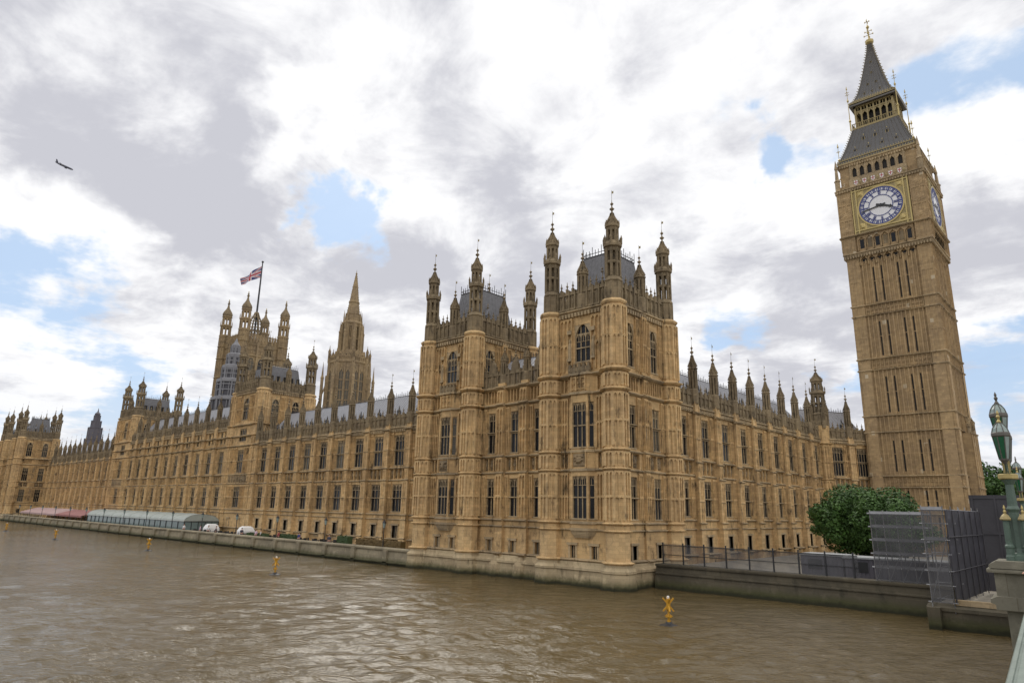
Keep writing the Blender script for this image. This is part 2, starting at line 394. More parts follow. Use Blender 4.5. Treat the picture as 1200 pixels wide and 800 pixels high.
def tracery(mb, a0, a1, z0, z1, step=.42, d=0.0, mid=True, p=.2):
    """blind panel tracery: ribs, little arched heads, a mid band"""
    w = a1-a0
    if w < .25: return
    n = max(1, round(w/step)); st = w/n
    for i in range(n+1):
        a = a0+st*i; mb.box(a-.045, a+.045, d, d+p, z0, z1)
    tops = [z1]+([(z0+z1)/2] if mid and z1-z0 > 2.2 else [])
    for zt in tops:
        for i in range(n):
            b0, b1 = a0+st*i+.035, a0+st*(i+1)-.035; bm_ = (b0+b1)/2; e = min(.34, st*.8)
            mb.prism([(b0, zt-e), (bm_, zt-.05), (bm_, zt), (b0, zt)], d, d+p*.9); mb.prism([(b1, zt-e), (b1, zt), (bm_, zt), (bm_, zt-.05)], d, d+p*.9)
        mb.box(a0-.035, a1+.035, d, d+p*.8, zt, zt+.1)
RNG = np.random.RandomState(3)
def relief(mb, a0, a1, z0, z1, d=0.0, amp=.25, nx=11, ny=10):
    """carved heraldic panel: mirrored lumps with a shield in the middle"""
    h = RNG.rand(ny+1, nx//2+1)
    h = np.concatenate([h, h[:, ::-1][:, 1:]], axis=1); nx = h.shape[1]-1
    pts = []
    for j in range(ny+1):
        for i in range(nx+1):
            u, v = i/nx, j/ny; r = max(abs(u-.5)*2.6, abs(v-.5)*2.2)
            e = h[j, i]*amp*(.5 if r > .7 else 1)
            if r < .55: e = amp*.9
            if i in (0, nx) or j in (0, ny): e = 0
            pts.append(mb.P(a0+(a1-a0)*u, d+e, z0+(z1-z0)*v))
    fs = [(j*(nx+1)+i, j*(nx+1)+i+1, (j+1)*(nx+1)+i+1, (j+1)*(nx+1)+i) for j in range(ny) for i in range(nx)]
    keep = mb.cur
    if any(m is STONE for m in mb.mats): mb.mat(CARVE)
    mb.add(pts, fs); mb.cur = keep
def panelband(mb, a0, a1, z0, z1, step=.95, carve=False, d=0.0, sunk=0.0):
    """frieze of square panels between two strings"""
    n = max(1, round((a1-a0)/step)); st = (a1-a0)/n
    if sunk: mb.box(a0-.02, a1+.02, d-.65, d-sunk, z0-.02, z1+.02); d -= sunk
    for i in range(n+1):
        a = a0+st*i; mb.box(a-.06, a+.06, d, d+(sunk+.03 if sunk else .18), z0, z1)
    for i in range(n):
        b0, b1 = a0+st*i+.1, a0+st*(i+1)-.1
        if b1-b0 < .12: continue
        zz0, zz1 = z0+.1, z1-.1
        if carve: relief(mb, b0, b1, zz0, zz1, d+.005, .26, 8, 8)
        else:
            am, zm = (b0+b1)/2, (zz0+zz1)/2; k = min(b1-b0, zz1-zz0)*.36
            mb.prism([(am-k, zm), (am, zm-k), (am+k, zm), (am, zm+k)], d, d+.12)
            mb.prism([(am-k*.5, zm), (am, zm-k*.5), (am+k*.5, zm), (am, zm+k*.5)], d+.12, d+.2)
            mb.box(b0, b1, d, d+.14, zz1-.08, zz1); mb.box(b0, b1, d, d+.14, zz0, zz0+.08)
def cornice(mb, z, a0, a1, d=0.0, h=.55, p=.42):
    mb.strip([(d-.05, z-h), (d+.1, z-h), (d+p*.5, z-h*.6), (d+p*.55, z-h*.25), (d+p, z-h*.12), (d+p, z+.06), (d-.05, z+.22)], a0, a1)
    n = max(1, round((a1-a0)/.42))
    for i in range(n):
        a = a0+(i+.5)*(a1-a0)/n; mb.box(a-.1, a+.1, d+.05, d+p*.8, z-h*1.15, z-h*.42)
def parapet(mb, z0, z1, a0, a1, d=.1, step=1.0, tall=.8):
    step *= .78
    """pierced parapet with stepped merlons, each with a little finial"""
    mb.box(a0, a1, d-.28, d, z0, z0+.22); zr = z1-.2
    mb.box(a0, a1, d-.28, d+.03, zr-.14, zr)
    n = max(1, round((a1-a0)/.36)); st = (a1-a0)/n
    for i in range(n+1): mb.box(a0+st*i-.06, a0+st*i+.06, d-.22, d-.03, z0+.22, zr-.14)
    k = max(1, round((a1-a0)/step)); st = (a1-a0)/k
    for i in range(k):
        a = a0+st*(i+.5)
        mb.box(a-st*.3, a+st*.3, d-.26, d+.01, zr, zr+.22); mb.box(a-st*.15, a+st*.15, d-.25, d, zr+.22, zr+.58); mb.box(a-st*.5-.08, a-st*.5+.08, d-.2, d+.1, z0, zr+.35)
        mb.lathe(a, d-.13, [(.1, zr+.58), (.05, zr+.75), (.14, zr+.9), (.05, zr+1.02), (.02, zr+.58+tall)], 4)
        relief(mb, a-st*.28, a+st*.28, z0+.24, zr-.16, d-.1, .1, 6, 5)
def finial(mb, a, d, z, s=1.0, vane=True):
    mb.lathe(a, d, [(.13*s, z), (.07*s, z+.25*s), (.24*s, z+.42*s), (.25*s, z+.5*s), (.07*s, z+.66*s), (.06*s, z+.85*s), (.17*s, z+.98*s), (.17*s, z+1.05*s), (.04*s, z+1.2*s), (.015*s, z+1.55*s)], 6)
def ogee(mb, a, d, r, z0, z1, n=8, crocket=True):
    prof = []
    H = z1-z0
    for k in range(9):
        t = k/8
        rr = r*((1-t)**1.3*(1+.10*math.sin(math.pi*min(1, t*2)))) if t < .999 else r*.09
        prof.append((max(rr, r*.09), z0+H*t))
    mb.lathe(a, d, prof, n)
    if crocket:
        for k in range(n):
            th = math.pi/n+2*math.pi*k/n
            for rr, z in prof[1:8]:
                x, y = a+(rr+.03)*math.cos(th), d+(rr+.03)*math.sin(th); e = .055+.065*r
                mb.box(x-e, x+e, y-e, y+e, z-e, z+e)
def vane(mb, a, d, z):
    mb.mat(IRONR); mb.box(a-.012, a+.012, d-.012, d+.012, z, z+1.1); mb.mat(GOLDS); mb.box(a, a+.22, d-.01, d+.01, z+.7, z+.95)
def turret_top(mb, a, d, zb, zt, r, vn=True, M=None):
    """open two-stage octagonal turret between zb and the tip zt"""
    mb.mat(M or PARA); H = zt-zb
    z = [zb+H*k for k in (.0, .17, .22, .36, .50, .535, .57, .70, .735, .865, 1.0)]
    mb.lathe(a, d, [(r*1.12, z[0]), (r*1.12, z[1]), (r*1.25, z[1]+.1), (r*1.2, z[1]+.22), (r, z[2])])
    for k in range(8):                                  # blind panels of the plain stage
        t = math.pi/8+2*math.pi*k/8; mb.box(a+r*1.1*math.cos(t)-.07, a+r*1.1*math.cos(t)+.07, d+r*1.1*math.sin(t)-.07, d+r*1.1*math.sin(t)+.07, z[0], z[1])
    mb.posts(a, d, r*.92, z[2], z[4], 8, .24*r/.85)
    mb.lathe(a, d, [(r*.6, z[2]), (r*.6, z[2]+.05)])
    mb.lathe(a, d, [(r*1.0, z[3]-.14), (r*1.06, z[3]), (r*1.0, z[3]+.14)])
    mb.lathe(a, d, [(r*.34, z[2]), (r*.34, z[4])], 6)
    mb.lathe(a, d, [(r*.95, z[4]-.35), (r*1.0, z[4]), (r*1.28, z[4]+.12), (r*1.28, z[5]), (r*.9, z[6])])
    for k in range(8):
        t = math.pi/8+2*math.pi*k/8; x, y = a+r*1.2*math.cos(t), d+r*1.2*math.sin(t)
        mb.lathe(x, y, [(.1, z[5]), (.1, z[5]+.5), (.13, z[5]+.55), (.01, z[5]+1.0)], 4)
    mb.posts(a, d, r*.72, z[6], z[7], 8, .2*r/.85)
    mb.lathe(a, d, [(r*.3, z[6]), (r*.3, z[7])], 6)
    mb.lathe(a, d, [(r*.78, z[7]-.25), (r*.82, z[7]), (r*1.02, z[7]+.12), (r*1.02, z[8]), (r*.85, z[8]+.02)])
    for k in range(8):
        t = math.pi/8+2*math.pi*k/8; x, y = a+r*.95*math.cos(t), d+r*.95*math.sin(t); mb.lathe(x, y, [(.08, z[8]), (.01, z[8]+.55)], 4)
    ogee(mb, a, d, r*.86, z[8], z[9]); finial(mb, a, d, z[9]-.1, (z[10]-z[9]+.1)/1.55)
    if vn: vane(mb, a, d, zt-.1)
def pinnacle(mb, a, d, zb, zt, r, M=None, vn=False):
    """slimmer wing pinnacle: panelled shaft with slits and an ogee cap"""
    mb.mat(M or PARA); H = zt-zb
    mb.lathe(a, d, [(r*1.15, zb), (r*1.15, zb+H*.22), (r, zb+H*.25)])
    z0, z1 = zb+H*.25, zb+H*.56
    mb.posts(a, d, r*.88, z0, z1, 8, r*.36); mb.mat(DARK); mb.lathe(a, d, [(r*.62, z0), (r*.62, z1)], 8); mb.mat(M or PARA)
    mb.lathe(a, d, [(r*.95, z1-.18), (r*1.0, z1), (r*1.24, z1+.1), (r*1.24, z1+.24), (r*.95, z1+.3)])
    ogee(mb, a, d, r*1.0, z1+.28, zb+H*.82, 8); finial(mb, a, d, zb+H*.80, H*.2/1.55)
    if vn: vane(mb, a, d, zt-.1)
def cresting(mb, a0, a1, d, z, h=.6, step=.45):
    n = max(1, round((a1-a0)/step)); st = (a1-a0)/n
    mb.box(a0, a1, d-.03, d+.03, z+h*.45, z+h*.52); mb.box(a0, a1, d-.05, d+.05, z-.02, z+.06)
    for i in range(n+1):
        a = a0+st*i; mb.box(a-.025, a+.025, d-.025, d+.025, z, z+h*(1.0 if i % 3 else 1.5))
def oct_shaft(mb, a, d, r, z0, z1, rings, panels):
    """octagonal corner turret with moulded rings and panelled facets"""
    prof = [(r, z0)]
    for z, h, p in sorted(rings):
        p = p+.1
        if z0 < z < z1: prof += [(r, z-h*.5), (r+p*.45, z-h*.5), (r+p, z-h*.1), (r+p, z+h*.12), (r, z+h*.5)]
    prof.append((r, z1)); mb.lathe(a, d, prof)
    ri = r*math.cos(math.pi/8)
    for k in range(8):
        t = math.pi/8+2*math.pi*k/8; x, y = a+r*1.03*math.cos(t), d+r*1.03*math.sin(t)
        for z, zz in panels: mb.box(x-.12, x+.12, y-.12, y+.12, z, zz)
    base = (Vector(mb.o), mb.c, mb.sn)
    for k in range(8):                                   # panel heads on each facet
        t = 2*math.pi*k/8; nx, ny = math.cos(t), math.sin(t)
        for z, zz in panels:
            hw = ri*math.tan(math.pi/8)-.04
            for zt in ([zz, (z+zz)/2] if zz-z > 2.5 else [zz]):
                for sg in (-1, 1):
                    c0 = sg*hw*.5
                    pts = []
                    for (aa, z_) in [(c0-hw*.5, zt-.32), (c0, zt-.06), (c0+hw*.5, zt-.32), (c0+hw*.5, zt+.05), (c0-hw*.5, zt+.05)]:
                        for dd in (ri, ri+.15): pts.append(mb.P(a+nx*dd-ny*aa, d+ny*dd+nx*aa, z_))
                    mb.add(pts, [(0, 2, 4, 6, 8), (9, 7, 5, 3, 1)]+[(i*2, i*2+1, (i*2+3) % 10, (i*2+2) % 10) for i in range(5)])
            x, y = a+nx*(ri+.08), d+ny*(ri+.08)
            if zz-z > 1.0: mb.box(x-.06, x+.06, y-.06, y+.06, z, zz)

# levels (metres above the water)
ZE0, ZE, ZD, ZC, ZB, ZA = 4.95, 5.6, 10.45, 12.2, 17.8, 19.7
RINGS = [(2.25, .3, .3), (ZE0, .22, .16), (ZE, .25, .2), (7.9, .14, .09), (ZD, .26, .18), (ZC, .26, .18), (14.8, .14, .09), (ZB, .36, .3), (ZA, .42, .36), (23, .16, .1), (26.35, .45, .1)]
PANELS = [(2.6, 4.7), (5.9, 10.2), (10.7, 11.95), (12.5, 17.4), (18.1, 19.3), (20.1, 25.9)]

def bwin(mb, a, z0=1.95, w=.62, h=1.5):                   # small basement window with a hood
    mb.mat(TRIM); mb.box(a-w/2-.2, a-w/2, -.3, .06, z0-.12, z0+h+.1); mb.box(a+w/2, a+w/2+.2, -.3, .06, z0-.12, z0+h+.1)
    mb.box(a-w/2-.32, a+w/2+.32, -.3, .16, z0+h+.1, z0+h+.32); mb.box(a-w/2-.2, a+w/2+.2, -.3, .1, z0-.3, z0-.12)
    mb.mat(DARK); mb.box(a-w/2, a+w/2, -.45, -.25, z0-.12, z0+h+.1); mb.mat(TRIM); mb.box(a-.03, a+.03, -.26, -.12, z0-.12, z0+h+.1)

def oriel(mb, root, o, rot, ac, proj=.6, fw=1.9, sw=.62):
    """canted bay: a front facet of three lights and a light in each side facet"""
    z0, z1 = ZE0-.0, ZA
    hw = fw/2; side = proj
    poly = [(ac-hw-side, 0), (ac-hw, proj), (ac+hw, proj), (ac+hw+side, 0)]
    def slab(za, zb, grow=0.0):
        pts = [(ac-hw-side-grow, -.3), (ac-hw-side-grow, 0+grow*.4), (ac-hw-grow*.5, proj+grow), (ac+hw+grow*.5, proj+grow), (ac+hw+side+grow, 0+grow*.4), (ac+hw+side+grow, -.3)]
        n = len(pts); mb.add([mb.P(a, d, za) for a, d in pts]+[mb.P(a, d, zb) for a, d in pts], [tuple(range(n-1, -1, -1)), tuple(range(n, 2*n))]+[(i, (i+1) % n, n+(i+1) % n, n+i) for i in range(n)])
    mb.mat(TRIM)
    for k in range(6):                                   # corbel under the bay
        t = k/5; g = -.32*(1-t)**1.5
        slab(ZE0-.72+k*.125, ZE0-.72+k*.125+.13, g if g < 0 else 0)
    mb.mat(STONE)
    slab(ZE0+.05, 5.9); slab(9.85, 12.5); slab(16.9, ZA)
    mb.mat(TRIM)
    for z, g in ((ZE0+.05, .1), (ZE, .14), (ZD, .12), (ZC, .12), (ZB, .2), (ZA, .24)): slab(z-.12, z+.12, g)
    th = math.pi/4
    c, s = math.cos(rot), math.sin(rot)
    def wpt(a, d, z): return (o[0]+c*a+s*d, o[1]+s*a-c*d, o[2]+z)
    for (zz, hh, tr) in ((5.9, 3.95, 2.0), (12.5, 4.4, 2.15)):
        mb.mat(STONE)
        for a, d in ((ac-hw, proj-.06), (ac+hw, proj-.06), (ac-hw-side+.04, .02), (ac+hw+side-.04, .02)): mb.box(a-.13, a+.13, d-.16, d+.07, zz, zz+hh)
        put_window(root, o, rot, ac, zz, fw-.16, hh, 3, (tr,), False, 1, proj+.04)
        L = math.hypot(side, proj)
        for sg in (-1, 1):
            p = wpt(ac+sg*(hw+side/2), proj/2+.04, zz)
            put_window(root, p, rot+sg*th, 0, 0, L-.2, hh, 1, (tr,), False, 1, 0.0)
    mb.mat(STONE)
    panelband(mb, ac-hw+.1, ac+hw-.1, ZD+.15, ZC-.15, 1.7, True, proj)
    panelband(mb, ac-hw+.1, ac+hw-.1, ZB+.25, ZA-.25, .5, False, proj)
    # balcony front above the bay
    mb.mat(PARA)
    mb.box(ac-hw-.3, ac+hw+.3, proj-.25, proj-.05, ZA+.15, ZA+.75)
    for k in range(5):
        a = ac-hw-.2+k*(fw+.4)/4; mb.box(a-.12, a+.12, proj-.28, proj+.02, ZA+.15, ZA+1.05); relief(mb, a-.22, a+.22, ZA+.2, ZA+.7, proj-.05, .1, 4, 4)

def corner_pavilion(name, label, group):
    """north end of the river front: two turreted towers and the recessed front between them"""
    root = thing(name, label, 'building', (0, 0, 0), group)
    TA = [(-28.1, 1.0), (-20.32, 1.0), (-20.4, 10.8), (-28.05, 10.8)]      # left tower turret axes
    TB = [(-8.65, 1.0), (-.88, 1.0), (-.88, 10.7), (-8.65, 10.8)]
    YW = 1.1
    wl = MB().mat(STONE)
    # --- fronts of the two towers
    for (T, seed) in ((TA, 0), (TB, 1)):
        a0, a1 = T[0][0]+.9, T[1][0]-.9; ac = (T[0][0]+T[1][0])/2
        o = (0, YW, 0); wl.at(o, 0)
        holes = [(ac-1.6, ac+1.6, 5.9, 9.85), (ac-1.6, ac+1.6, 12.5, 16.9), (ac-.95, ac+.95, 21.0, 24.9)]
        bw_ = [ac-1.25, ac+1.25]
        holes += [(b-.3, b+.3, 1.9, 3.5) for b in bw_]
        holes += [(*sorted((ac+sg*1.75, ac+sg*2.75)), z0_, z1_) for sg in (-1, 1) for z0_, z1_ in ((ZD+.18, ZC-.18), (ZB+.3, ZA-.3))]
        wl.mat(STONE); wall(wl, a0-.4, a1+.4, 1.6, 26.4, holes, -.7, 0)
        for b in bw_: bwin(wl, b)
        oriel(wl, root, o, 0, ac)
        put_window(root, o, 0, ac, 21.0, 1.9, 3.9, 3, (1.5,), True, 1, 0)
        wl.mat(STONE)
        for sg in (-1, 1):
            e0, e1 = sorted((ac+sg*1.75, ac+sg*2.75))
            tracery(wl, e0, e1, 5.9, 10.1, .34); tracery(wl, e0, e1, 12.5, 17.4, .34); tracery(wl, *sorted((ac+sg*1.2, ac+sg*2.7)), 20.2, 25.6, .5)
            panelband(wl, e0, e1, ZD+.18, ZC-.18, .5, True, 0.0, .3); panelband(wl, e0, e1, ZB+.3, ZA-.3, .45, False, 0.0, .3)
            niche = ac+sg*1.45; wl.mat(TRIM); wl.box(niche-.24, niche+.24, 0, .3, 21.2, 21.5); wl.box(niche-.26, niche+.26, 0, .32, 24.0, 24.4); wl.lathe(niche, .16, [(.17, 21.5), (.2, 22.6), (.14, 23.0), (.1, 23.1), (.13, 23.35), (.03, 23.5)], 6); wl.mat(STONE)
        for z, h, p in RINGS:
            if z > 20 and z < 26: continue
            wl.mat(TRIM); wl.string(z, a0-.4, a1+.4, h, p)
        wl.mat(TRIM); cornice(wl, 26.4, a0-.3, a1+.3)
    # --- recessed middle
    o = (0, 1.85, 0); wl.at(o, 0); a0, a1 = TA[1][0]+.75, TB[0][0]-.75; ac = (a0+a1)/2; cs = [ac-3.4, ac, ac+3.4]
    holes = [(c-.62, c+.62, 5.9, 9.85) for c in cs]+[(c-.62, c+.62, 12.5, 17.0) for c in cs]+[(c-.3, c+.3, 1.9, 3.5) for c in cs]+[(c-1.15, c+1.15, z0_, z1_) for c in cs for z0_, z1_ in ((ZD+.18, ZC-.18), (ZB+.3, ZA-.3))]
    wl.mat(STONE); wall(wl, a0-.4, a1+.4, 1.6, 19.7, holes, -.7, 0)
    for c in cs:
        bwin(wl, c)
        put_window(root, o, 0, c, 5.9, 1.24, 3.95, 2, (2.0,), False, 1); put_window(root, o, 0, c, 12.5, 1.24, 4.5, 2, (2.15,), False, 1)
        wl.mat(STONE)
        for sg in (-1, 1):
            e0, e1 = sorted((c+sg*.72, c+sg*1.2)); tracery(wl, e0, e1, 5.9, 10.1, .3); tracery(wl, e0, e1, 12.5, 17.4, .3)
        panelband(wl, c-1.15, c+1.15, ZD+.18, ZC-.18, .75, True, 0.0, .3); panelband(wl, c-1.15, c+1.15, ZB+.3, ZA-.3, .45, False, 0.0, .3)
    for z, h, p in RINGS:
        if z < 20: wl.mat(TRIM); wl.string(z, a0-.3, a1+.3, h, p)
    for b in (ac-1.7, ac+1.7):                             # pilaster buttresses of the middle
        wl.mat(STONE); wl.box(b-.5, b+.5, -.3, .42, 1.6, 20.2)
        for z, h, p in RINGS:
            if z < 20: wl.mat(TRIM); wl.string(z, b-.55, b+.55, h, p, .42)
        wl.mat(STONE)
        for (p0, p1) in PANELS[1:5]: tracery(wl, b-.42, b+.42, p0, p1, .42, .42)
        wl.mat(PARA); pinnacle(wl, b, .0, 20.1, 24.6, .38)
    wl.mat(PARA); wl.at((0, 1.85, 0), 0); parapet(wl, 19.8, 21.5, a0, a1, .15, 1.13)
    for c in cs: wl.box(c-.5, c+.5, -.15, .18, 21.3, 22.2); wl.prism([(c-.5, 22.2), (c+.5, 22.2), (c, 23.0)], -.1, .14); finial(wl, c, .02, 22.9, .7)
    # --- north faces of both towers (x const), plain faces elsewhere
    for (T, full) in ((TA, False), (TB, True)):
        XW = T[1][0]+.03; o = (XW, 0, 0); rot = math.pi/2; wl.at(o, rot)
        b0, b1 = T[1][1]+.85, T[2][1]-.85; cs = [3.62, 8.02]
        holes = [(c-.8, c+.8, 20.4, 24.9) for c in cs]
        if full: holes += [(c-.8, c+.8, 5.9, 9.85) for c in cs]+[(c-.8, c+.8, 12.5, 16.7) for c in cs]+[(c-.35, c+.35, 1.9, 3.6) for c in cs]+[(c-1.3, c+1.3, z0_, z1_) for c in cs for z0_, z1_ in ((ZD+.18, ZC-.18), (ZB+.3, ZA-.3))]
        wl.mat(STONE); wall(wl, b0-.4, b1+.4, 1.6 if full else 15, 26.4, holes, -.7, 0)
        for c in cs:
            put_window(root, o, rot, c, 20.4, 1.6, 4.5, 3, (1.9,), True, 1)
            if full:
                put_window(root, o, rot, c, 5.9, 1.6, 3.95, 3, (2.0,), False, 1); put_window(root, o, rot, c, 12.5, 1.6, 4.2, 3, (2.15,), False, 1); bwin(wl, c, 1.95, .7, 1.6)
            wl.mat(STONE)
            segs = [(PANELS[1][0], 10.1), (12.5, 17.4), (20.2, 25.6)] if full else [(20.2, 25.6)]
            for p0, p1 in segs:
                for sg in (-1, 1): tracery(wl, *sorted((c+sg*.95, c+sg*1.5)), p0, p1, .3)
            if full: panelband(wl, c-1.3, c+1.3, ZD+.18, ZC-.18, 1.3, True, 0.0, .3); panelband(wl, c-1.3, c+1.3, ZB+.3, ZA-.3, .43, False, 0.0, .3)
        m_ = 5.82; wl.mat(STONE); wl.box(m_-.42, m_+.42, -.3, .22, 1.6 if full else 15, 26.6); tracery(wl, m_-.34, m_+.34, 20.2, 25.8, .34, .22)
        if full:
            for p0, p1 in PANELS[1:5]: tracery(wl, m_-.34, m_+.34, p0, p1, .34, .22)
            wl.mat(TRIM)
            for z in (7.2, 9.2, 14, 16): relief(wl, m_-.26, m_+.26, z-.8, z+.8, .25, .16, 4, 8)
        for z, h, p in RINGS:
            if 20 < z < 26: continue
            wl.mat(TRIM); wl.string(z, b0-.4, b1+.4, h, p); wl.string(z, m_-.46, m_+.46, h, p, .22)
        wl.mat(TRIM); cornice(wl, 26.4, b0-.3, b1+.3)
    for T in (TA, TB):                                     # back and south faces
        wl.at((0, T[2][1]+.05, 0), math.pi); wl.mat(STONE); wall(wl, -T[1][0]+.5, -T[0][0]-.5, 1.6, 26.4, [], -.6, 0)
        wl.at((T[0][0]-.03, 0, 0), -math.pi/2); wall(wl, -T[2][1]+.6, -T[1][1]-.6, 1.6, 26.4, [(-6.6, -5.0, 20.4, 24.9)], -.6, 0)
        put_window(root, (T[0][0]-.03, 0, 0), -math.pi/2, -5.8, 20.4, 1.6, 4.5, 3, (1.9,), True, 1)
    bpar('wall', wl, root)
    # --- parapets of the towers
    for T in (TA, TB):
        pr = MB().mat(PARA); pr.at((0, YW, 0), 0); parapet(pr, 26.6, 28.55, T[0][0]+.9, T[1][0]-.9, .2)
        pr.at((T[1][0]+.03, 0, 0), math.pi/2); parapet(pr, 26.6, 28.55, T[1][1]+.9, T[2][1]-.9, .2)
        pr.at((0, T[2][1], 0), math.pi); parapet(pr, 26.6, 28.55, -T[1][0]+.9, -T[0][0]-.9, .2)
        pr.at((T[0][0], 0, 0), -math.pi/2); parapet(pr, 26.6, 28.55, -T[2][1]+.9, -T[1][1]-.9, .2)
        bpar('parapet', pr, root)
    # --- river base
    bs = MB().mat(PALE).at((0, YW, 0), 0)
    def base(a0, a1, dd):
        bs.strip([(-.7, -1.6), (dd+1.0, -1.6), (dd+.85, .3), (dd+.75, 1.35), (dd+.92, 1.42), (dd+.9, 1.62), (dd+.35, 1.85), (dd+.3, 2.1), (-.7, 2.1)], a0, a1)
    base(TA[0][0], TA[1][0], .0); base(TB[0][0], TB[1][0]-.02, .0)
    bs.at((0, 1.85, 0), 0); base(TA[1][0], TB[0][0], .1)
    bs.at((TB[1][0]+.03, 0, 0), math.pi/2); base(TB[1][1]+.0, TB[2][1], .05)
    for T in (TA, TB):
        for (x, y) in T[:3]:
            bs.at((x, y, 0), 0); bs.lathe(0, 0, [(1.75, -1.6), (1.66, .3), (1.55, 1.35), (1.66, 1.42), (1.66, 1.6), (1.32, 1.9), (1.28, 2.15)])
    for k in (-1, 1):                                      # rounded cutwaters on the middle
        bs.at((-14.48+k*1.7, 1.85, 0), 0); bs.lathe(0, .5, [(1.0, -1.6), (.95, .3), (.85, 1.2), (.4, 1.75), (.3, 2.0)], 10)
    bpar('river_base', bs, root)
    # --- corner turrets
    for T in (TA, TB):
        for i, (x, y) in enumerate(T):
            t = MB().mat(WASH).at((x, y, 0), 0)
            oct_shaft(t, 0, 0, 1.12, 1.6 if i < 3 else 18, 26.6, RINGS, PANELS[1:] if i < 3 else PANELS[5:])
            t.mat(PARA); turret_top(t, 0, 0, 26.6, 37.35, .74)
            bpar('turret', t, root)
    # --- half-way pinnacles on the towers
    for x, y in ((-24.2, 1.2), (-20.4, 5.9), (-4.76, 1.2), (-.88, 5.85)):
        t = MB().at((x, y, 0), 0); t.mat(PARA); pinnacle(t, 0, 0, 26.5, 32.9, .52); vane(t, 0, 0, 32.8)
        bpar('pinnacle', t, root)
    # --- roofs
    for T in (TA, TB):
        rf = MB().mat(SLATE); x0, x1, y0, y1 = T[0][0]+1.2, T[1][0]-1.2, 2.6, 9.4
        cx, cy = (x0+x1)/2, (y0+y1)/2
        def ring(k, z): return [(cx+(x-cx)*k, cy+(y-cy)*k, z) for x, y in ((x0, y0), (x1, y0), (x1, y1), (x0, y1))]
        prof = [(1.06, 26.9), (1.0, 27.4), (.86, 29.2), (.74, 31.2), (.66, 33.0), (.60, 33.15)]
        pts = sum((ring(k, z) for k, z in prof), [])
        rf.add(pts, [(i*4+k, i*4+(k+1) % 4, (i+1)*4+(k+1) % 4, (i+1)*4+k) for i in range(5) for k in range(4)]+[(20, 21, 22, 23)])
        for side in range(4):                               # standing seams
            for k in range(1, 9):
                f = k/9
                for i in range(4):
                    A = ring(prof[i][0], prof[i][1]); B = ring(prof[i+1][0], prof[i+1][1]); s2 = (side+1) % 4
                    p = Vector(A[side]).lerp(Vector(A[s2]), f); q_ = Vector(B[side]).lerp(Vector(B[s2]), f); rf.bar(p, q_, .05)
        rf.mat(IRON); top = ring(.66, 33.05); tx0, ty0, tx1, ty1 = top[0][0], top[0][1], top[2][0], top[2][1]
        rf.at((0, ty0, 0), 0); cresting(rf, tx0, tx1, 0, 33.05, .75, .4); rf.at((0, ty1, 0), 0); cresting(rf, tx0, tx1, 0, 33.05, .75, .4)
        rf.at((tx0, 0, 0), math.pi/2); cresting(rf, ty0, ty1, 0, 33.05, .75, .4); rf.at((tx1, 0, 0), math.pi/2); cresting(rf, ty0, ty1, 0, 33.05, .75, .4)
        for (fx_, fy_) in ((cx-1.2, y0), (cx+1.2, y0)):      # lucarnes
            rf.mat(LEAD).at((fx_, fy_+.4, 0), 0); rf.box(-.3, .3, -.6, .25, 28.6, 29.7); rf.prism([(-.4, 29.7), (.4, 29.7), (0, 30.6)], -.6, .3); rf.mat(DARK); rf.box(-.18, .18, .25, .27, 28.8, 29.6); rf.mat(PARA); finial(rf, 0, 0, 30.5, .6)
        for fy_ in (4.6, 7.4):
            rf.mat(LEAD).at((x1-.4, fy_, 0), math.pi/2); rf.box(-.3, .3, -.6, .25, 28.6, 29.7); rf.prism([(-.4, 29.7), (.4, 29.7), (0, 30.6)], -.6, .3); rf.mat(DARK); rf.box(-.18, .18, .25, .27, 28.8, 29.6); rf.mat(PARA); finial(rf, 0, 0, 30.5, .6)
        bpar('roof', rf, root)
    rf = MB().mat(LEAD); gable(rf, -19.5, -9.4, 2.4, 10.5, 20.2, 24.0); bpar('roof', rf, root)
    return root

def gable(mb, x0, x1, y0, y1, z0, z1, seams=.62, vents=True):
    """lead roof with its ridge along x, standing seams and ridge cresting"""
    ym = (y0+y1)/2
    mb.mat(LEAD)
    mb.add([(x0, y0, z0), (x1, y0, z0), (x1, ym, z1), (x0, ym, z1), (x0, y1, z0), (x1, y1, z0)], [(0, 1, 2, 3), (3, 2, 5, 4), (0, 3, 4), (1, 5, 2), (0, 4, 5, 1)])
    n = int((x1-x0)/seams)
    for i in range(1, n):
        x = x0+(x1-x0)*i/n; mb.bar((x, y0, z0+.02), (x, ym, z1+.02), .045)
    mb.mat(IRON).at((0, ym, 0), 0); cresting(mb, x0, x1, 0, z1, .5, .5); mb.at((0, 0, 0), 0)

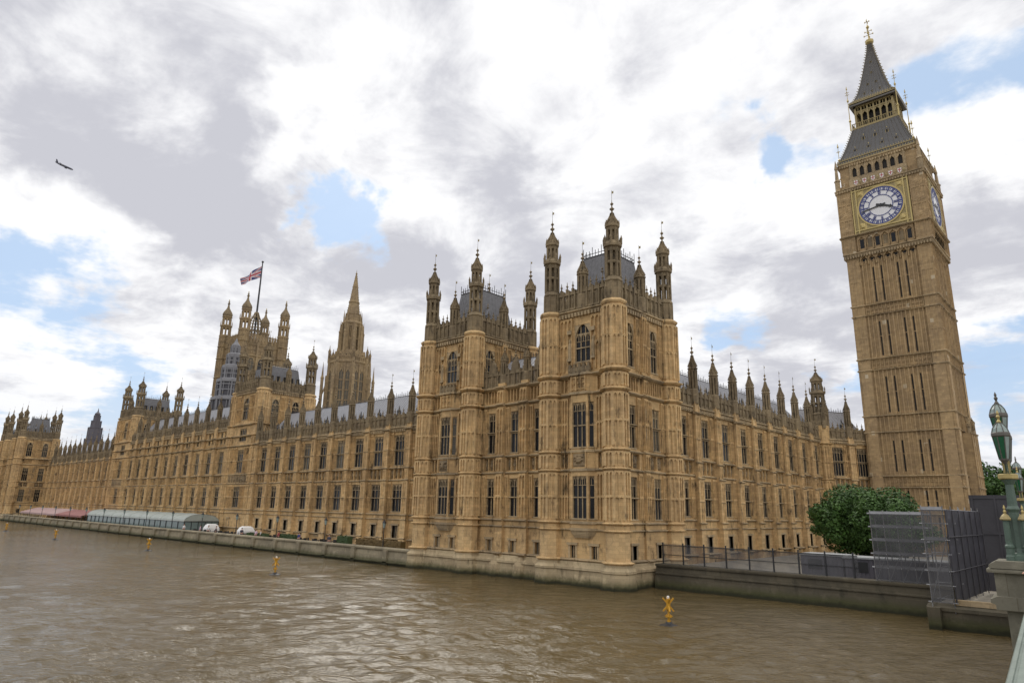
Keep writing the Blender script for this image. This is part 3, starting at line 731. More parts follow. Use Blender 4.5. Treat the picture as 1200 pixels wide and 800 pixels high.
def buttress_mesh(w=1.0, zt=19.0, ztip=25.4, depth=.62, z0=1.0, r=.5, extra=False):
    """wing buttress in local coordinates; pinnacle returned separately"""
    b = MB().mat(WASH); h = w/2
    b.box(-h-.12, h+.12, -.4, depth+.2, z0, 2.4); b.mat(TRIM); b.string(2.4, -h-.12, h+.12, .3, .2, depth+.05); b.mat(WASH)
    b.box(-h-.04, h+.04, -.4, depth+.08, 2.4, ZE0)
    b.box(-h, h, -.4, depth, ZE0, ZD); b.box(-h+.05, h-.05, -.4, depth-.1, ZD, zt)
    for z, zz in PANELS[1:4]+([(18.1, 19.3)] if zt > 19.1 else []): tracery(b, -h+.14, h-.14, z, min(zz, zt-.2), .42, depth-(.1 if z > ZD else 0), True, .08)
    for sg in (-1, 1): b.box(sg*(h)-.1, sg*h+.1, depth-.25, depth+.06, ZE, ZD-.2); b.box(sg*(h-.05)-.09, sg*(h-.05)+.09, depth-.33, depth-.04, ZC, zt-.5)
    b.mat(TRIM)
    for z, hh, p in RINGS:
        if ZE0-.1 < z < zt-.3: b.string(z, -h-p, h+p, hh, p, depth-(.1 if z > ZD else 0))
    return b

def river_front(name, label, group, x0, n, pitch, ztop, zpar, ztip, y=10.2, upper=False, zroof=None, mirror=False, w=2.45, rot=0.0, org=None, ground=True, first_butt=0, dz=0.0, lights=3):
    """a run of bays; bay i spans [x0+i*pitch, x0+(i+1)*pitch] in the wall's own axis"""
    org = org or (0, y, 0)
    root = thing(name, label, 'building', (org[0]+math.cos(rot)*x0, org[1]+math.sin(rot)*x0, 0), group)
    wl = MB().at(org, rot); a0, a1 = x0, x0+n*pitch
    holes = []; cs = [x0+(i+.5)*pitch for i in range(n)]
    for c in cs:
        holes += [(c-w/2, c+w/2, 5.95+dz, 9.9+dz), (c-w/2, c+w/2, 12.5+dz, 17.0+dz)]
        e_ = (pitch-1.0)/2-.08; holes.append((c-e_, c+e_, ZD+dz+.16, ZC+dz-.16))
        if ground: holes.append((c-.55, c+.55, 2.0, 4.1))
        if upper: holes += [(c-1.5, c-.35, 18.5, 21.0), (c+.35, c+1.5, 18.5, 21.0)]
    wl.mat(STONE); wall(wl, a0, a1, .9, ztop, holes, -.7, 0)
    for c in cs:
        put_window(root, org, rot, c, 5.95+dz, w, 3.95, lights, (1.95,), False, 1); put_window(root, org, rot, c, 12.5+dz, w, 4.5, lights, (2.15,), False, 1)
        if ground: bwin(wl, c, 2.1, 1.1, 1.9)
        if upper:
            for e in (-.92, .92): put_window(root, org, rot, c+e, 18.5, 1.15, 2.5, 2, (), False, 0)
        wl.mat(STONE); e = (pitch-1.0)/2
        for sg in (-1, 1):
            tracery(wl, *sorted((c+sg*(w/2+.12), c+sg*e)), 5.9+dz, 10.1+dz, .3); tracery(wl, *sorted((c+sg*(w/2+.12), c+sg*e)), 12.5+dz, 17.3+dz, .3)
        panelband(wl, c-e+.08, c+e-.08, ZD+dz+.16, ZC+dz-.16, 1.0, True, 0.0, .3)
        if upper: panelband(wl, c-e, c+e, ZB+.2, 18.4, .5)
    wl.mat(TRIM)
    for z, h, p in RINGS:
        if 2 < z < ztop-.3: wl.string(z+(dz if z > 5 else 0), a0, a1, h, p)
    wl.mat(TRIM); cornice(wl, ztop, a0, a1)
    bpar('wall', wl, root)
    pr = MB().at(org, rot).mat(PARA)
    for i in range(n): parapet(pr, ztop+.15, zpar, x0+i*pitch+.5, x0+(i+1)*pitch-.5, .18, 1.35)
    bpar('parapet', pr, root)
    b = buttress_mesh(zt=ztop+.6, ztip=ztip, z0=.9); bo = b.build('buttress'); bme = bo.data; bpy.data.objects.remove(bo)
    p = MB(); pinnacle(p, 0, .2, ztop+.4, ztip, .47); vane(p, 0, .2, ztip-.1); po = p.build('pinnacle'); pme = po.data; bpy.data.objects.remove(po)
    base = world_loc(root)
    for i in range(first_butt, n+1):
        a = x0+i*pitch
        loc = Vector((org[0]+math.cos(rot)*a, org[1]+math.sin(rot)*a, 0))-base
        bt = link('buttress', bme, root, loc, rot); link('pinnacle', pme, bt, (0, 0, 0))
    if zroof:
        rf = MB(); gable(rf, 0, n*pitch, 0, 9.5, ztop+.3, zroof)
        for i in range(n):                                   # small roof ventilators
            for k in (.3, .7):
                rf.mat(IRON).at((pitch*(i+k), 1.7, ztop+2.2), 0); rf.box(-.18, .18, -.3, .2, 0, .7); rf.prism([(-.25, .7), (.25, .7), (0, 1.1)], -.3, .24); rf.lathe(0, -.05, [(.05, 1.0), (.12, 1.3), (.03, 1.7)], 6)
        rf.at((0, 0, 0), 0)
        c_, s_ = math.cos(rot), math.sin(rot); oo = Vector((org[0]+c_*x0-s_*.9*-1*0, 0, 0))
        ob = rf.build('roof'); ob.parent = root; ob.location = (-math.sin(rot)*.9, math.cos(rot)*.9, 0); ob.rotation_euler = (0, 0, rot)
    return root

# ================================================================== THE SETTING
def sheet(name, pts, m, kind='structure'):
    mb = MB().mat(m); mb.add(pts, [tuple(range(len(pts)))]); return tag(mb.build(name, fix=False), kind=kind)
def make_water():
    def axis(c, lo, hi, d0, g):
        out = [c]; x = c
        while x < hi: x += max(d0, g*abs(x-c)); out.append(min(x, hi))
        x = c
        while x > lo: x -= max(d0, g*abs(x-c)); out.append(max(x, lo))
        return np.array(sorted(set(out)))
    xs = axis(28.0, -4000, 1500, .2, .008); ys = axis(-38.0, -3500, 13.0, .2, .008)
    X, Y = np.meshgrid(xs, ys); rng = np.random.RandomState(5); Z = np.zeros_like(X)
    D = np.hypot(X-28, Y+38)
    wind = R(131)
    for i in range(60):
        lam = .6*(3.0/.6)**rng.rand(); th = wind+rng.normal(0, .5); k = 2*np.pi/lam
        amp = .0098*lam**.8*(.6+.8*rng.rand())
        ph = k*(X*np.cos(th)+Y*np.sin(th))+rng.rand()*6.28
        fade = np.clip(1.6-D*.008*4/lam*1.1, 0, 1)
        Z += amp*fade*(np.sin(ph)+.3*np.sin(2*ph+1))
    mod = .55+.45*np.sin(X*.07+np.sin(Y*.09)*2+1)*np.sin(Y*.11+X*.03)
    Z *= .75*(.6+mod*.6)
    near_wall = np.clip((-Y+1)/14, .35, 1.0); Z *= near_wall
    ny, nx = X.shape
    co = np.stack([X, Y, Z], -1).reshape(-1, 3).astype(np.float32)
    idx = np.arange(nx*ny).reshape(ny, nx); f = np.stack([idx[:-1, :-1], idx[:-1, 1:], idx[1:, 1:], idx[1:, :-1]], -1).reshape(-1, 4)
    me = bpy.data.meshes.new('river_water'); me.vertices.add(len(co)); me.vertices.foreach_set('co', co.ravel())
    me.loops.add(f.size); me.loops.foreach_set('vertex_index', f.ravel().astype(np.int32)); me.polygons.add(len(f))
    me.polygons.foreach_set('loop_start', np.arange(0, f.size, 4, dtype=np.int32)); me.polygons.foreach_set('loop_total', np.full(len(f), 4, dtype=np.int32))
    me.polygons.foreach_set('use_smooth', np.ones(len(f), dtype=bool)); me.update(); me.materials.append(WATER)
    tag(link('water', me), kind='structure')
make_water()
mb = MB().mat(PAVE)
mb.add([(-4000, 13, .95), (1500, 13, .95), (1500, 5000, .95), (-4000, 5000, .95)], [(0, 1, 2, 3)]); tag(mb.build('ground', fix=False), kind='structure')
mb = MB().mat(PAVE); mb.at((0, 0, 0), 0); mb.box(-233.6, -28.0, -13.2, -.45, -1.5, 1.1); tag(mb.build('terrace', fix=False), kind='structure')
mb = MB().mat(PAVE); mb.box(-1.2, 23.4, -60, -6.3, -1.5, 1.55); tag(mb.build('garden_ground', fix=True), kind='structure')
mb = MB().mat(PAVE); mb.box(23.4, 33.5, -60, .0, -1.5, 1.5) if False else mb.box(23.4, 31.0, -60, -.9, -1.5, 1.35); tag(mb.build('riverside_path', fix=True), kind='structure')

# river wall of the terrace, with piers
mb = MB().at((0, 0, 0), 0).mat(EMB2)
mb.strip([(-.5, -1.6), (.55, -1.6), (.3, .1), (.12, 1.5), (.12, 1.62), (-.5, 1.62)], -233.2, -28.6)
mb.strip([(-.5, 1.62), (.26, 1.62), (.3, 1.7), (.3, 1.84), (.16, 1.94), (-.5, 1.94)], -233.2, -28.6)
mb.box(-233.2, -28.6, .2, .5, .25, .4)
x = -33.0
while x > -232:
    mb.box(x-.38, x+.38, -.45, .5, -1.6, 1.7); x -= 6.6
single('river_wall', mb, 'long stained granite wall along the edge of the riverside terrace', 'wall', (-130, 0, 0))
# garden embankment wall, north of the corner
mb = MB().at((0, 5.5, 0), 0).mat(EMB)
mb.strip([(-.8, -1.6), (.9, -1.6), (.55, .4), (.25, 1.9), (-.8, 1.9)], .4, 24.2)
mb.strip([(-.8, 1.9), (.4, 1.9), (.42, 2.0), (.4, 2.12), (-.8, 2.14)], .4, 24.2)
mb.strip([(.2, 1.25), (.5, 1.27), (.5, 1.36), (.2, 1.42)], .4, 24.0)
single('embankment_wall', mb, 'dark stained embankment wall beside the corner pavilion, under the black netting fence', 'wall', (12, 5.5, 0))
mb = MB().mat(EMB).at((0, -.1, 0), 0)
mb.box(23.3, 33.0, -.9, .2, -1.6, 1.1); mb.strip([(-.9, 1.1), (.3, 1.1), (.3, 1.3), (-.2, 1.45), (-.9, 1.45)], 23.2, 33.0)
mb.mat(TRIM); mb.box(24.6, 33.0, -.5, -.1, 1.46, 1.78)
mb.mat(EMB); mb.at((23.4, 0, 0), -math.pi/2); mb.box(-6, .8, -.6, .1, -1.6, 1.3)
single('quay_wall', mb, 'stepped stone quay wall at the foot of the bridge, lowest of the walls', 'wall', (27, 0, 0))

# ================================================================== THE PALACE
north = corner_pavilion('corner_pavilion', 'nearest palace block rising straight from the river, two square towers with tall open turrets', 'corner pavilions of the palace')
south = copy_tree(north); south.location = (-233.6, 0, 0)
south['label'] = 'far palace block with tall turrets at the left edge, beyond the red and pink awning'

nw = river_front('palace_wing', 'palace river wing between the near corner block and the first inner tower, pinnacled buttresses', 'river wings of the palace', -88.7, 12, 5.12, 18.1, 19.9, 25.5, zroof=24.2, first_butt=0)
sw = copy_tree(nw); sw.location.x += -172.9+61.44*0-(-27.26)-.0-0.0
sw['label'] = 'farthest palace river wing, behind the red and pink awning, its pinnacles small in the distance'
cb = river_front('palace_center', 'taller middle part of the palace river front, three storeys, behind the long marquee', None, -159.7, 10, 5.82, 21.7, 23.4, 29.0, upper=True, zroof=28.0, first_butt=1)
cb['category'] = 'building'

def inner_tower(name, label, group, xr):
    """square tower breaking the river front: xr is its north edge"""
    W_ = 10.5; root = thing(name, label, 'building', (xr, 10.7, 0), group)
    wl = MB(); o = (xr, 10.1, 0); wl.at(o, 0)
    ac = -W_/2; T = [(-W_, 10.9), (0, 10.9), (0, 20.8), (-W_, 20.8)]
    holes = [(ac-1.5, ac+1.5, 5.95, 9.9), (ac-1.5, ac+1.5, 12.5, 17.0), (ac-1.5, ac+1.5, 18.6, 21.2), (ac-1.3, ac+1.3, 22.9, 27.2)]
    wl.mat(STONE); wall(wl, -W_+.4, -.4, .9, 28.7, holes, -.7, 0)
    put_window(root, o, 0, ac, 5.95, 3.0, 3.95, 4, (1.95,), False, 1); put_window(root, o, 0, ac, 12.5, 3.0, 4.5, 4, (2.15,), False, 1)
    put_window(root, o, 0, ac, 18.6, 3.0, 2.6, 4, (), False, 0); put_window(root, o, 0, ac, 22.9, 2.6, 4.3, 3, (1.9,), True, 1)
    for sg in (-1, 1):
        e0, e1 = sorted((ac+sg*1.65, ac+sg*3.6))
        for p0, p1 in ((5.9, 10.1), (12.5, 17.4), (22.6, 27.8)): wl.mat(STONE); tracery(wl, e0, e1, p0, p1, .45)
        bwin(wl, ac+sg*2.2, 2.1, .8, 1.7)
    panelband(wl, -W_+1.3, -1.3, ZD+.14, ZC-.14, 1.1, True)
    wl.mat(TRIM)
    for z, h, p in RINGS[:-2]+[(21.9, .42, .36)]: wl.string(z, -W_+.4, -.4, h, p)
    cornice(wl, 28.7, -W_+.6, -.6)
    o2 = (xr+.03, 0, 0); rot = math.pi/2; wl.at(o2, rot); cs = [13.6, 18.0]
    wl.mat(STONE); wall(wl, 11, 21, .9, 28.7, [(c-.85, c+.85, 22.4, 27.0) for c in cs], -.7, 0)
    for c in cs:
        put_window(root, o2, rot, c, 22.4, 1.7, 4.6, 2, (2.0,), True, 1); wl.mat(STONE)
        for sg in (-1, 1): tracery(wl, *sorted((c+sg*1.0, c+sg*1.9)), 22.2, 27.6, .35)
    wl.mat(TRIM)
    for z, h, p in [(19.7, .36, .3), (21.9, .42, .36)]: wl.string(z, 11.4, 20.4, h, p)
    cornice(wl, 28.7, 11.4, 20.4)
    wl.mat(STONE); wl.at((xr, 21.0, 0), math.pi); wall(wl, .3, W_-.3, .9, 28.7, [], -.6, 0)
    wl.at((xr-W_-.03, 0, 0), -math.pi/2); wall(wl, -20.8, -10.9, .9, 28.7, [(-18.85, -17.15, 22.4, 27.0), (-14.45, -12.75, 22.4, 27)], -.6, 0)
    for c in (-18, -13.6): put_window(root, (xr-W_-.03, 0, 0), -math.pi/2, c, 22.4, 1.7, 4.6, 2, (2.0,), True, 1)
    bpar('wall', wl, root)
    pr = MB().mat(PARA)
    pr.at((xr, 10.1, 0), 0); parapet(pr, 28.9, 30.5, -W_+1, -1, .2); pr.at((xr, 0, 0), math.pi/2); parapet(pr, 28.9, 30.5, 11.9, 19.8, .2)
    pr.at((xr, 20.9, 0), math.pi); parapet(pr, 28.9, 30.5, 1, W_-1, .2); pr.at((xr-W_, 0, 0), -math.pi/2); parapet(pr, 28.9, 30.5, -19.8, -11.9, .2)
    bpar('parapet', pr, root)
    RG = [r for r in RINGS if r[0] < 20]+[(21.9, .42, .36), (28.65, .45, .1)]
    for i, (x, y) in enumerate(T):
        t = MB().mat(WASH).at((xr+x, y, 0), 0); oct_shaft(t, 0, 0, 1.3, .9, 28.9, RG, PANELS[1:5]+[(22.2, 28.0)]); turret_top(t, 0, 0, 28.9, 39.7, .95); bpar('turret', t, root)
    for x, y in ((-W_/2, 10.6), (0, 15.8)):
        t = MB().at((xr+x, y, 0), 0); pinnacle(t, 0, 0, 28.8, 35.0, .5); bpar('pinnacle', t, root)
    rf = MB().mat(SLATE); x0, x1, y0, y1 = xr-W_+1.2, xr-1.2, 12.0, 19.7; cx, cy = (x0+x1)/2, (y0+y1)/2
    prof = [(1.05, 29.2), (.97, 29.8), (.88, 31.6), (.8, 33.8), (.7, 34.1)]
    pts = [(cx+(x-cx)*k, cy+(y-cy)*k, z) for k, z in prof for x, y in ((x0, y0), (x1, y0), (x1, y1), (x0, y1))]
    rf.add(pts, [(i*4+k, i*4+(k+1) % 4, (i+1)*4+(k+1) % 4, (i+1)*4+k) for i in range(4) for k in range(4)]+[(16, 17, 18, 19)])
    rf.mat(DARK)
    for k in range(5):
        rf.at((x1-.35, y0+1+k*1.45, 0), math.pi/2); rf.box(-.28, .28, -.6, .12, 30.8, 32.0); rf.at((x0+1+k*1.45, y0+.35, 0), 0); rf.box(-.28, .28, -.6, .12, 30.8, 32.0)
    rf.mat(IRON).at((0, y0+.9, 0), 0); cresting(rf, x0+.9, x1-.9, 0, 33.9, .7, .45); rf.at((x1-.9, 0, 0), math.pi/2); cresting(rf, y0+.9, y1-.9, 0, 33.9, .7, .45)
    bpar('roof', rf, root)
    return root
it = inner_tower('palace_tower', 'square turreted tower in the river front directly right of the tall flag tower', 'square towers of the river front', -90.4)
it2 = copy_tree(it); it2.location.x = -160.4+.9
it2['label'] = 'square turreted tower in the river front left of the tall flag tower, above the marquee'

# north front facing the garden
nf = river_front('palace_range', 'palace garden side with a long row of pinnacles, facing the round green tree', None, 14.05, 9, 5.22, 18.5, 20.2, 26.0, rot=math.pi/2, org=(-2.6, 0, 0), zroof=24.3, w=2.1, dz=.3, first_butt=1, lights=3)
mb = MB().at((-2.6, 0, 0), math.pi/2).mat(STONE); wall(mb, 10.2, 14.05, .9, 18.5, [(11.5, 13.0, 6.25, 10.2), (11.5, 13.0, 12.8, 17.3)], -.7, 0)
mb.mat(TRIM)
for z, h, p in RINGS:
    if 2 < z < 18.2: mb.string(z+(.3 if z > 5 else 0), 10.2, 14.05, h, p)
cornice(mb, 18.5, 10.2, 14.05); mb.mat(PARA); parapet(mb, 18.65, 20.2, 10.4, 14.0, .18, 1.3)
bpar('wall', mb, nf)
put_window(nf, (-2.6, 0, 0), math.pi/2, 12.25, 6.25, 1.5, 3.95, 3, (1.95,)); put_window(nf, (-2.6, 0, 0), math.pi/2, 12.25, 12.8, 1.5, 4.5, 3, (2.15,))
# corner stair turret and the slanting link to the clock tower
t = MB().mat(STONE).at((-2.5, 61.3, 0), 0); oct_shaft(t, 0, 0, 1.2, .9, 20.6, [r for r in RINGS if r[0] < 19], PANELS[1:4]); turret_top(t, 0, 0, 20.6, 30.8, .95)
for k in range(4):
    a = math.pi/4+k*math.pi/2; t.at((-2.5+1.2*math.cos(a), 61.3+1.2*math.sin(a), 0), 0); pinnacle(t, 0, 0, 20.2, 25.0, .26)
bpar('turret', t, nf)
ang = math.atan2(9.6, 5.4)
lk = river_front('tower_link', 'darker two-bay palace link with two big windows directly left of the clock tower', None, .9, 2, 4.9, 18.5, 20.2, 26.2, rot=ang, org=(-2.5, 60.2, 0), zroof=24.0, w=2.3, dz=.3, first_butt=1, lights=4)

# ------------------------------------------------------------------ the clock tower
def clock_tower():
    TX, TY = 8.73, 73.65; root = thing('clock_tower', 'tall clock tower with a white and blue dial and a dark gilded spire', 'clock tower', (TX, TY, 1.0))
    H = 6.3; ROTS = [(0, (TX, TY-H, 0)), (math.pi/2, (TX+H, TY, 0)), (math.pi, (TX, TY+H, 0)), (-math.pi/2, (TX-H, TY, 0))]
    STR = [3.5, 7.2, 11.15, 12.9, 19.75, 22.4, 29.9, 31.8, 39.15, 40.95]
    SL = [(4.2, 6.8), (7.9, 10.8), (13.6, 18.4), (22.9, 28.7), (32.2, 38.0), (41.4, 47.5)]
    sh = MB().mat(TOWER); sh.at((TX, TY, 0), 0); sh.box(-5.9, 5.9, -5.9, 5.9, .9, 50.2)
    for sx in (-1, 1):
        for sy in (-1, 1): sh.box(*sorted((sx*4.35, sx*6.3)), *sorted((sy*4.35, sy*6.3)), .9, 50.0)
    for rot, o in ROTS:
        sh.at(o, rot); xs = [-2.458, -1.229, 1.229, 2.458]
        holes = [(x-.12, x+.12, z0, z1) for x in xs for z0, z1 in SL]
        sh.mat(TOWER); wall(sh, -4.35, 4.35, .9, 49.8, holes, -.39, -.28)
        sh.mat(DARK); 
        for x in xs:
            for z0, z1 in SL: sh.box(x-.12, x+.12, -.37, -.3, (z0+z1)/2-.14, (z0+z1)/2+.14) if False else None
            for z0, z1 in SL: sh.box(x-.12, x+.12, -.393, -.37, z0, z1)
        sh.mat(TOWER)
        for sg in (-1, 1):                                 # clasping corner piers with set-backs
            for k, (zb, g) in enumerate(((12.9, .22), (20.0, .16), (31.0, .08))):
                sh.box(*sorted((sg*(4.45), sg*(6.0))), -.2, g, .9 if k == 0 else (12.9, 20.0)[k-1], zb)
            for k in range(4):
                x = sg*(4.5+k*.56)
                for z0, z1 in zip([.9]+STR, STR+[49.6]):
                    if z1-z0 > .8: sh.box(x-.05, x+.05, 0, .07, z0+.15, z1-.15)
            for z0, z1 in zip([.9]+STR, STR+[49.6]):
                if z1-z0 > 2.2:
                    for zz in (z1-.25, (z0+z1)/2): sh.box(*sorted((sg*4.45, sg*6.25)), 0, .06, zz-.12, zz+.06)
        ribs = [-4.3+i*.6145 for i in range(15)]; ribs = [r_-.3072 for r_ in ribs[1:]]
        for z0, z1 in zip([.9]+STR, STR+[49.0]):
            if z1-z0 > 2.2:
                for i, x in enumerate(ribs):
                    w = .1 if i % 2 == 0 else .065; sh.box(x-w, x+w, -.28, -.28+(.28 if i % 4 == 1 else .2), z0+.12, z1-.1)
                for zz in (z1-.35, (z0+z1)/2):
                    for i in range(13): sh.prism([(ribs[i]+.05, zz-.3), (ribs[i]+.3, zz), (ribs[i]+.56, zz-.3), (ribs[i]+.56, zz+.06), (ribs[i]+.05, zz+.06)], -.28, -.21)
            else: panelband(sh, -4.2, 4.2, z0+.15, z1-.15, .61, False, -.28)
        sh.mat(TRIM)
        for z in STR: sh.string(z, -4.4, 4.4, .3, .34, -.28); sh.string(z, 4.3, 6.42, .34, .2, .0); sh.string(z, -6.42, -4.3, .34, .2, 0.0)
        for i in range(7):                                 # arched corbel table below the dial stage
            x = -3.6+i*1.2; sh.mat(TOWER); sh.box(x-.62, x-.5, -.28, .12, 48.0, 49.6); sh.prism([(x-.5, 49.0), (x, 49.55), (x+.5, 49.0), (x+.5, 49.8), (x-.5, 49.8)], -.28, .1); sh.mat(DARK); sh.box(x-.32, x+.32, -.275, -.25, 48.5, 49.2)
        sh.mat(TRIM); cornice(sh, 50.3, -6.6, 6.6, .05, .7, .45)
    bpar('shaft', sh, root)
    # dial stage
    ds = MB(); G = 6.72
    ds.mat(TOWER).at((TX, TY, 0), 0); ds.box(-6.35, 6.35, -6.35, 6.35, 50.3, 62.3); ds.box(-5.7, 5.7, -5.7, 5.7, 62.3, 67.6)
    FR = [(0, (TX, TY-6.35, 0)), (math.pi/2, (TX+6.35, TY, 0)), (math.pi, (TX, TY+6.35, 0)), (-math.pi/2, (TX-6.35, TY, 0))]
    for rot, o in FR:
        ds.at(o, rot); ds.mat(TOWER)
        for sg in (-1, 1):
            ds.box(*sorted((sg*4.5, sg*(6.71 if rot in (0, math.pi) else 6.69))), -.8, .36 if rot in (0, math.pi) else .355, 50.3, 62.2)
            for k in range(4):
                x = sg*(4.62+k*.66); ds.box(x-.06, x+.06, .36, .44, 50.8, 61.6)
            for z in (53.6, 56.5, 59.4): ds.box(*sorted((sg*4.55, sg*6.65)), .36, .43, z-.12, z+.12); relief(ds, *sorted((sg*4.7, sg*6.5)), z+.4, z+1.6, .37, .12, 5, 6)
        ds.mat(TRIM); ds.string(53.45, -6.75, 6.75, .36, .3, .36); cornice(ds, 62.3, -6.7, 6.7, .36, .5, .35)
        for i in range(7):                                 # small windows under the dial
            x = -3.6+i*1.2; ds.mat(TOWER); ds.box(x-.66, x-.54, 0, .3, 50.6, 53.3); ds.box(x+.54, x+.66, 0, .29, 50.6, 53.3); ds.prism([(x-.54, 52.5), (x, 53.05), (x+.54, 52.5), (x+.54, 53.3), (x-.54, 53.3)], 0, .26)
            ds.mat(GLASS if i % 2 == 0 else PARA); ds.box(x-.3, x+.3, 0, .03, 51.0, 52.6)
        # frieze with red and white shields, then the belfry arcade
        ds.mat(TRIM); ds.box(-4.5, 4.5, -.4, .3, 62.45, 64.0)
        for i in range(6):
            x = -3.4+i*1.36; ds.mat(WHITEP); ds.prism([(x-.3, 62.95), (x, 62.6), (x+.3, 62.95), (x+.3, 63.5), (x-.3, 63.5)], .3, .35); ds.mat(REDP); ds.box(x-.06, x+.06, .352, .36, 62.75, 63.48); ds.box(x-.28, x+.28, .352, .362, 63.1, 63.24)
            ds.mat(GOLDS); ds.lathe(x+.68, .33, [(.05, 62.6), (.18, 63.05), (.05, 63.5)], 6)
        for i in range(8):
            x = -4.2+i*1.2; ds.mat(TRIM); ds.box(x-.25, x+.25, -.65, -.22, 64.0, 66.6); ds.box(x-.09, x+.09, -.2, -.08, 64.0, 66.9)
            if i < 7:
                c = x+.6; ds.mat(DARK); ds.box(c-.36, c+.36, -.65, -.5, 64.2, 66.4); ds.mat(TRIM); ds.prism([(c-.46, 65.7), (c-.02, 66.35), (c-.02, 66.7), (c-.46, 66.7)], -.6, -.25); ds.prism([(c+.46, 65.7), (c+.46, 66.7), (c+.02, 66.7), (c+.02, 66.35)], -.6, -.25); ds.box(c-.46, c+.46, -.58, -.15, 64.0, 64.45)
        ds.mat(TOWER)
        for sg in (-1, 1): ds.box(*sorted((sg*4.35, sg*5.95)), -.75, -.35, 62.3, 67.0)
        ds.mat(TRIM); cornice(ds, 67.3, -6.05, 6.05, -.35, .55, .4)
    for sx in (-1, 1):
        for sy in (-1, 1):                                  # free-standing corner pinnacles with flyers
            ds.at((TX+sx*6.45, TY+sy*6.45, 0), 0); ds.mat(TRIM); ds.lathe(0, 0, [(.42, 61.8), (.42, 64.2), (.55, 64.3), (.3, 64.7), (.22, 66.6), (.3, 66.7), (.04, 68.4)]); ds.bar((TX+sx*6.4, TY+sy*6.4, 64.2), (TX+sx*5.6, TY+sy*5.6, 65.6), .14)
            ds.mat(GOLD); ds.at((TX+sx*5.9, TY+sy*5.9, 0), 0); ds.lathe(0, 0, [(.16, 67.4), (.1, 68.3), (.24, 68.6), (.05, 68.9), (.04, 71.0), (.16, 71.2), (.02, 71.9)], 6); ds.box(-.3, .3, -.03, .03, 70.2, 70.3); ds.box(-.03, .03, -.3, .3, 70.2, 70.3)
    bpar('dial_stage', ds, root)
    # four dials
    for rot, o in FR:
        d = MB().at(o, rot); Z = 57.77; S = 4.42
        d.mat(GOLDS); d.box(-S, S, -.1, .34, Z-S+.2, Z+S-.05)
        d.mat(GOLD)
        for e in (S-.12, S-.75):
            for sg in (-1, 1): d.box(sg*e-.1, sg*e+.1, .34, .5, Z-S+.2, Z+S-.05); d.box(-S, S, .34, .49, Z+sg*e-.1, Z+sg*e+.1)
        for sx in (-1, 1):
            for sz in (-1, 1):
                a, z = sx*3.05, Z+sz*3.0; d.lathe(a, 0, [(.01, 0)], 3, cap=False) if False else None
                relief(d, a-.6, a+.6, z-.6, z+.6, .345, .18, 6, 6)
        def disc(r0, r1, dd, m, n=64, t0=0, t1=2*math.pi):
            d.mat(m); pts = []; fs = []
            for k in range(n+1):
                t = t0+(t1-t0)*k/n
                for r in (r0, r1):
                    for q_ in (dd-.03, dd): pts.append(d.P(r*math.sin(t), q_, Z+r*math.cos(t)))
            for k in range(n):
                b = 4*k; fs += [(b+1, b+5, b+7, b+3), (b+2, b+3, b+7, b+6), (b, b+4, b+5, b+1)]
            d.add(pts, fs)
        def spoke(t, r0, r1, w0, w1, dd, m):
            d.mat(m); pts = []
            for r, w in ((r0, w0), (r1, w1)):
                for sg in (-1, 1):
                    a, z = r*math.sin(t)+sg*w*math.cos(t), r*math.cos(t)-sg*w*math.sin(t)
                    for q_ in (dd-.03, dd): pts.append(d.P(a, q_, Z+z))
            d.add(pts, [(1, 5, 7, 3), (0, 2, 6, 4), (0, 4, 5, 1), (2, 3, 7, 6), (0, 1, 3, 2), (4, 6, 7, 5)])
        disc(0.0, 3.5, .40, OPAL); disc(3.36, 3.62, .47, GOLD)
        disc(3.18, 3.38, .46, BLUE); disc(2.62, 2.72, .455, BLUE); disc(1.78, 1.9, .455, BLUE)
        NUM = ['XII', 'I', 'II', 'III', 'IIII', 'V', 'VI', 'VII', 'VIII', 'IX', 'X', 'XI']
        for h in range(12):
            t = h*math.pi/6; s_ = NUM[h]; n = len(s_); st = .15
            for j, ch in enumerate(s_):
                dt = (j-(n-1)/2)*st/2.25
                if ch == 'I': spoke(t+dt, 1.98, 2.55, .04, .045, .46, BLUE)
                else:
                    for sg in (-1, 1):
                        k = (-sg if ch == 'X' else 0)*.06
                        d.mat(BLUE); tt = t+dt; pts = []
                        for r, off in ((1.98, (sg*.06 if ch == 'X' else 0.0)), (2.55, (-sg*.06 if ch == 'X' else sg*.075))):
                            for w in (-.03, .03):
                                a, z = r*math.sin(tt)+(off+w)*math.cos(tt), r*math.cos(tt)-(off+w)*math.sin(tt)
                                for q_ in (.43+.004*sg, .462+.004*sg): pts.append(d.P(a, q_, Z+z))
                        d.add(pts, [(1, 5, 7, 3), (0, 4, 5, 1), (2, 3, 7, 6), (0, 1, 3, 2), (4, 6, 7, 5)])
            spoke(t, 2.55, 3.36, .11, .11, .468, BLUE); spoke(t+math.pi/12, 2.6, 3.3, .045, .045, .464, BLUE)
        for k in range(60):
            if k % 5: spoke(k*math.pi/30, 2.72, 3.2, .045, .055, .452, BLUE)
        disc(0, .3, .53, BLACK, 24)
        dial = bpar('clock_dial', d, root)
        for (t, L, w, nm) in ((R(111.5), 1.95, .16, 'hour_hand'), (R(260), 3.2, .1, 'minute_hand')):
            d = MB().at(o, rot); spoke(t, -.75, L*.82, w*1.2, w, .52 if nm[0] == 'h' else .56, BLACK); spoke(t, L*.72, L, w*2.0 if nm[0] == 'h' else w, .02, .515 if nm[0] == 'h' else .555, BLACK); bpar(nm, d, dial)
    # roof, lantern, spire
    rf = MB().mat(IRON).at((TX, TY, 0), 0); qrt = math.pi/4; S2 = math.sqrt(2)
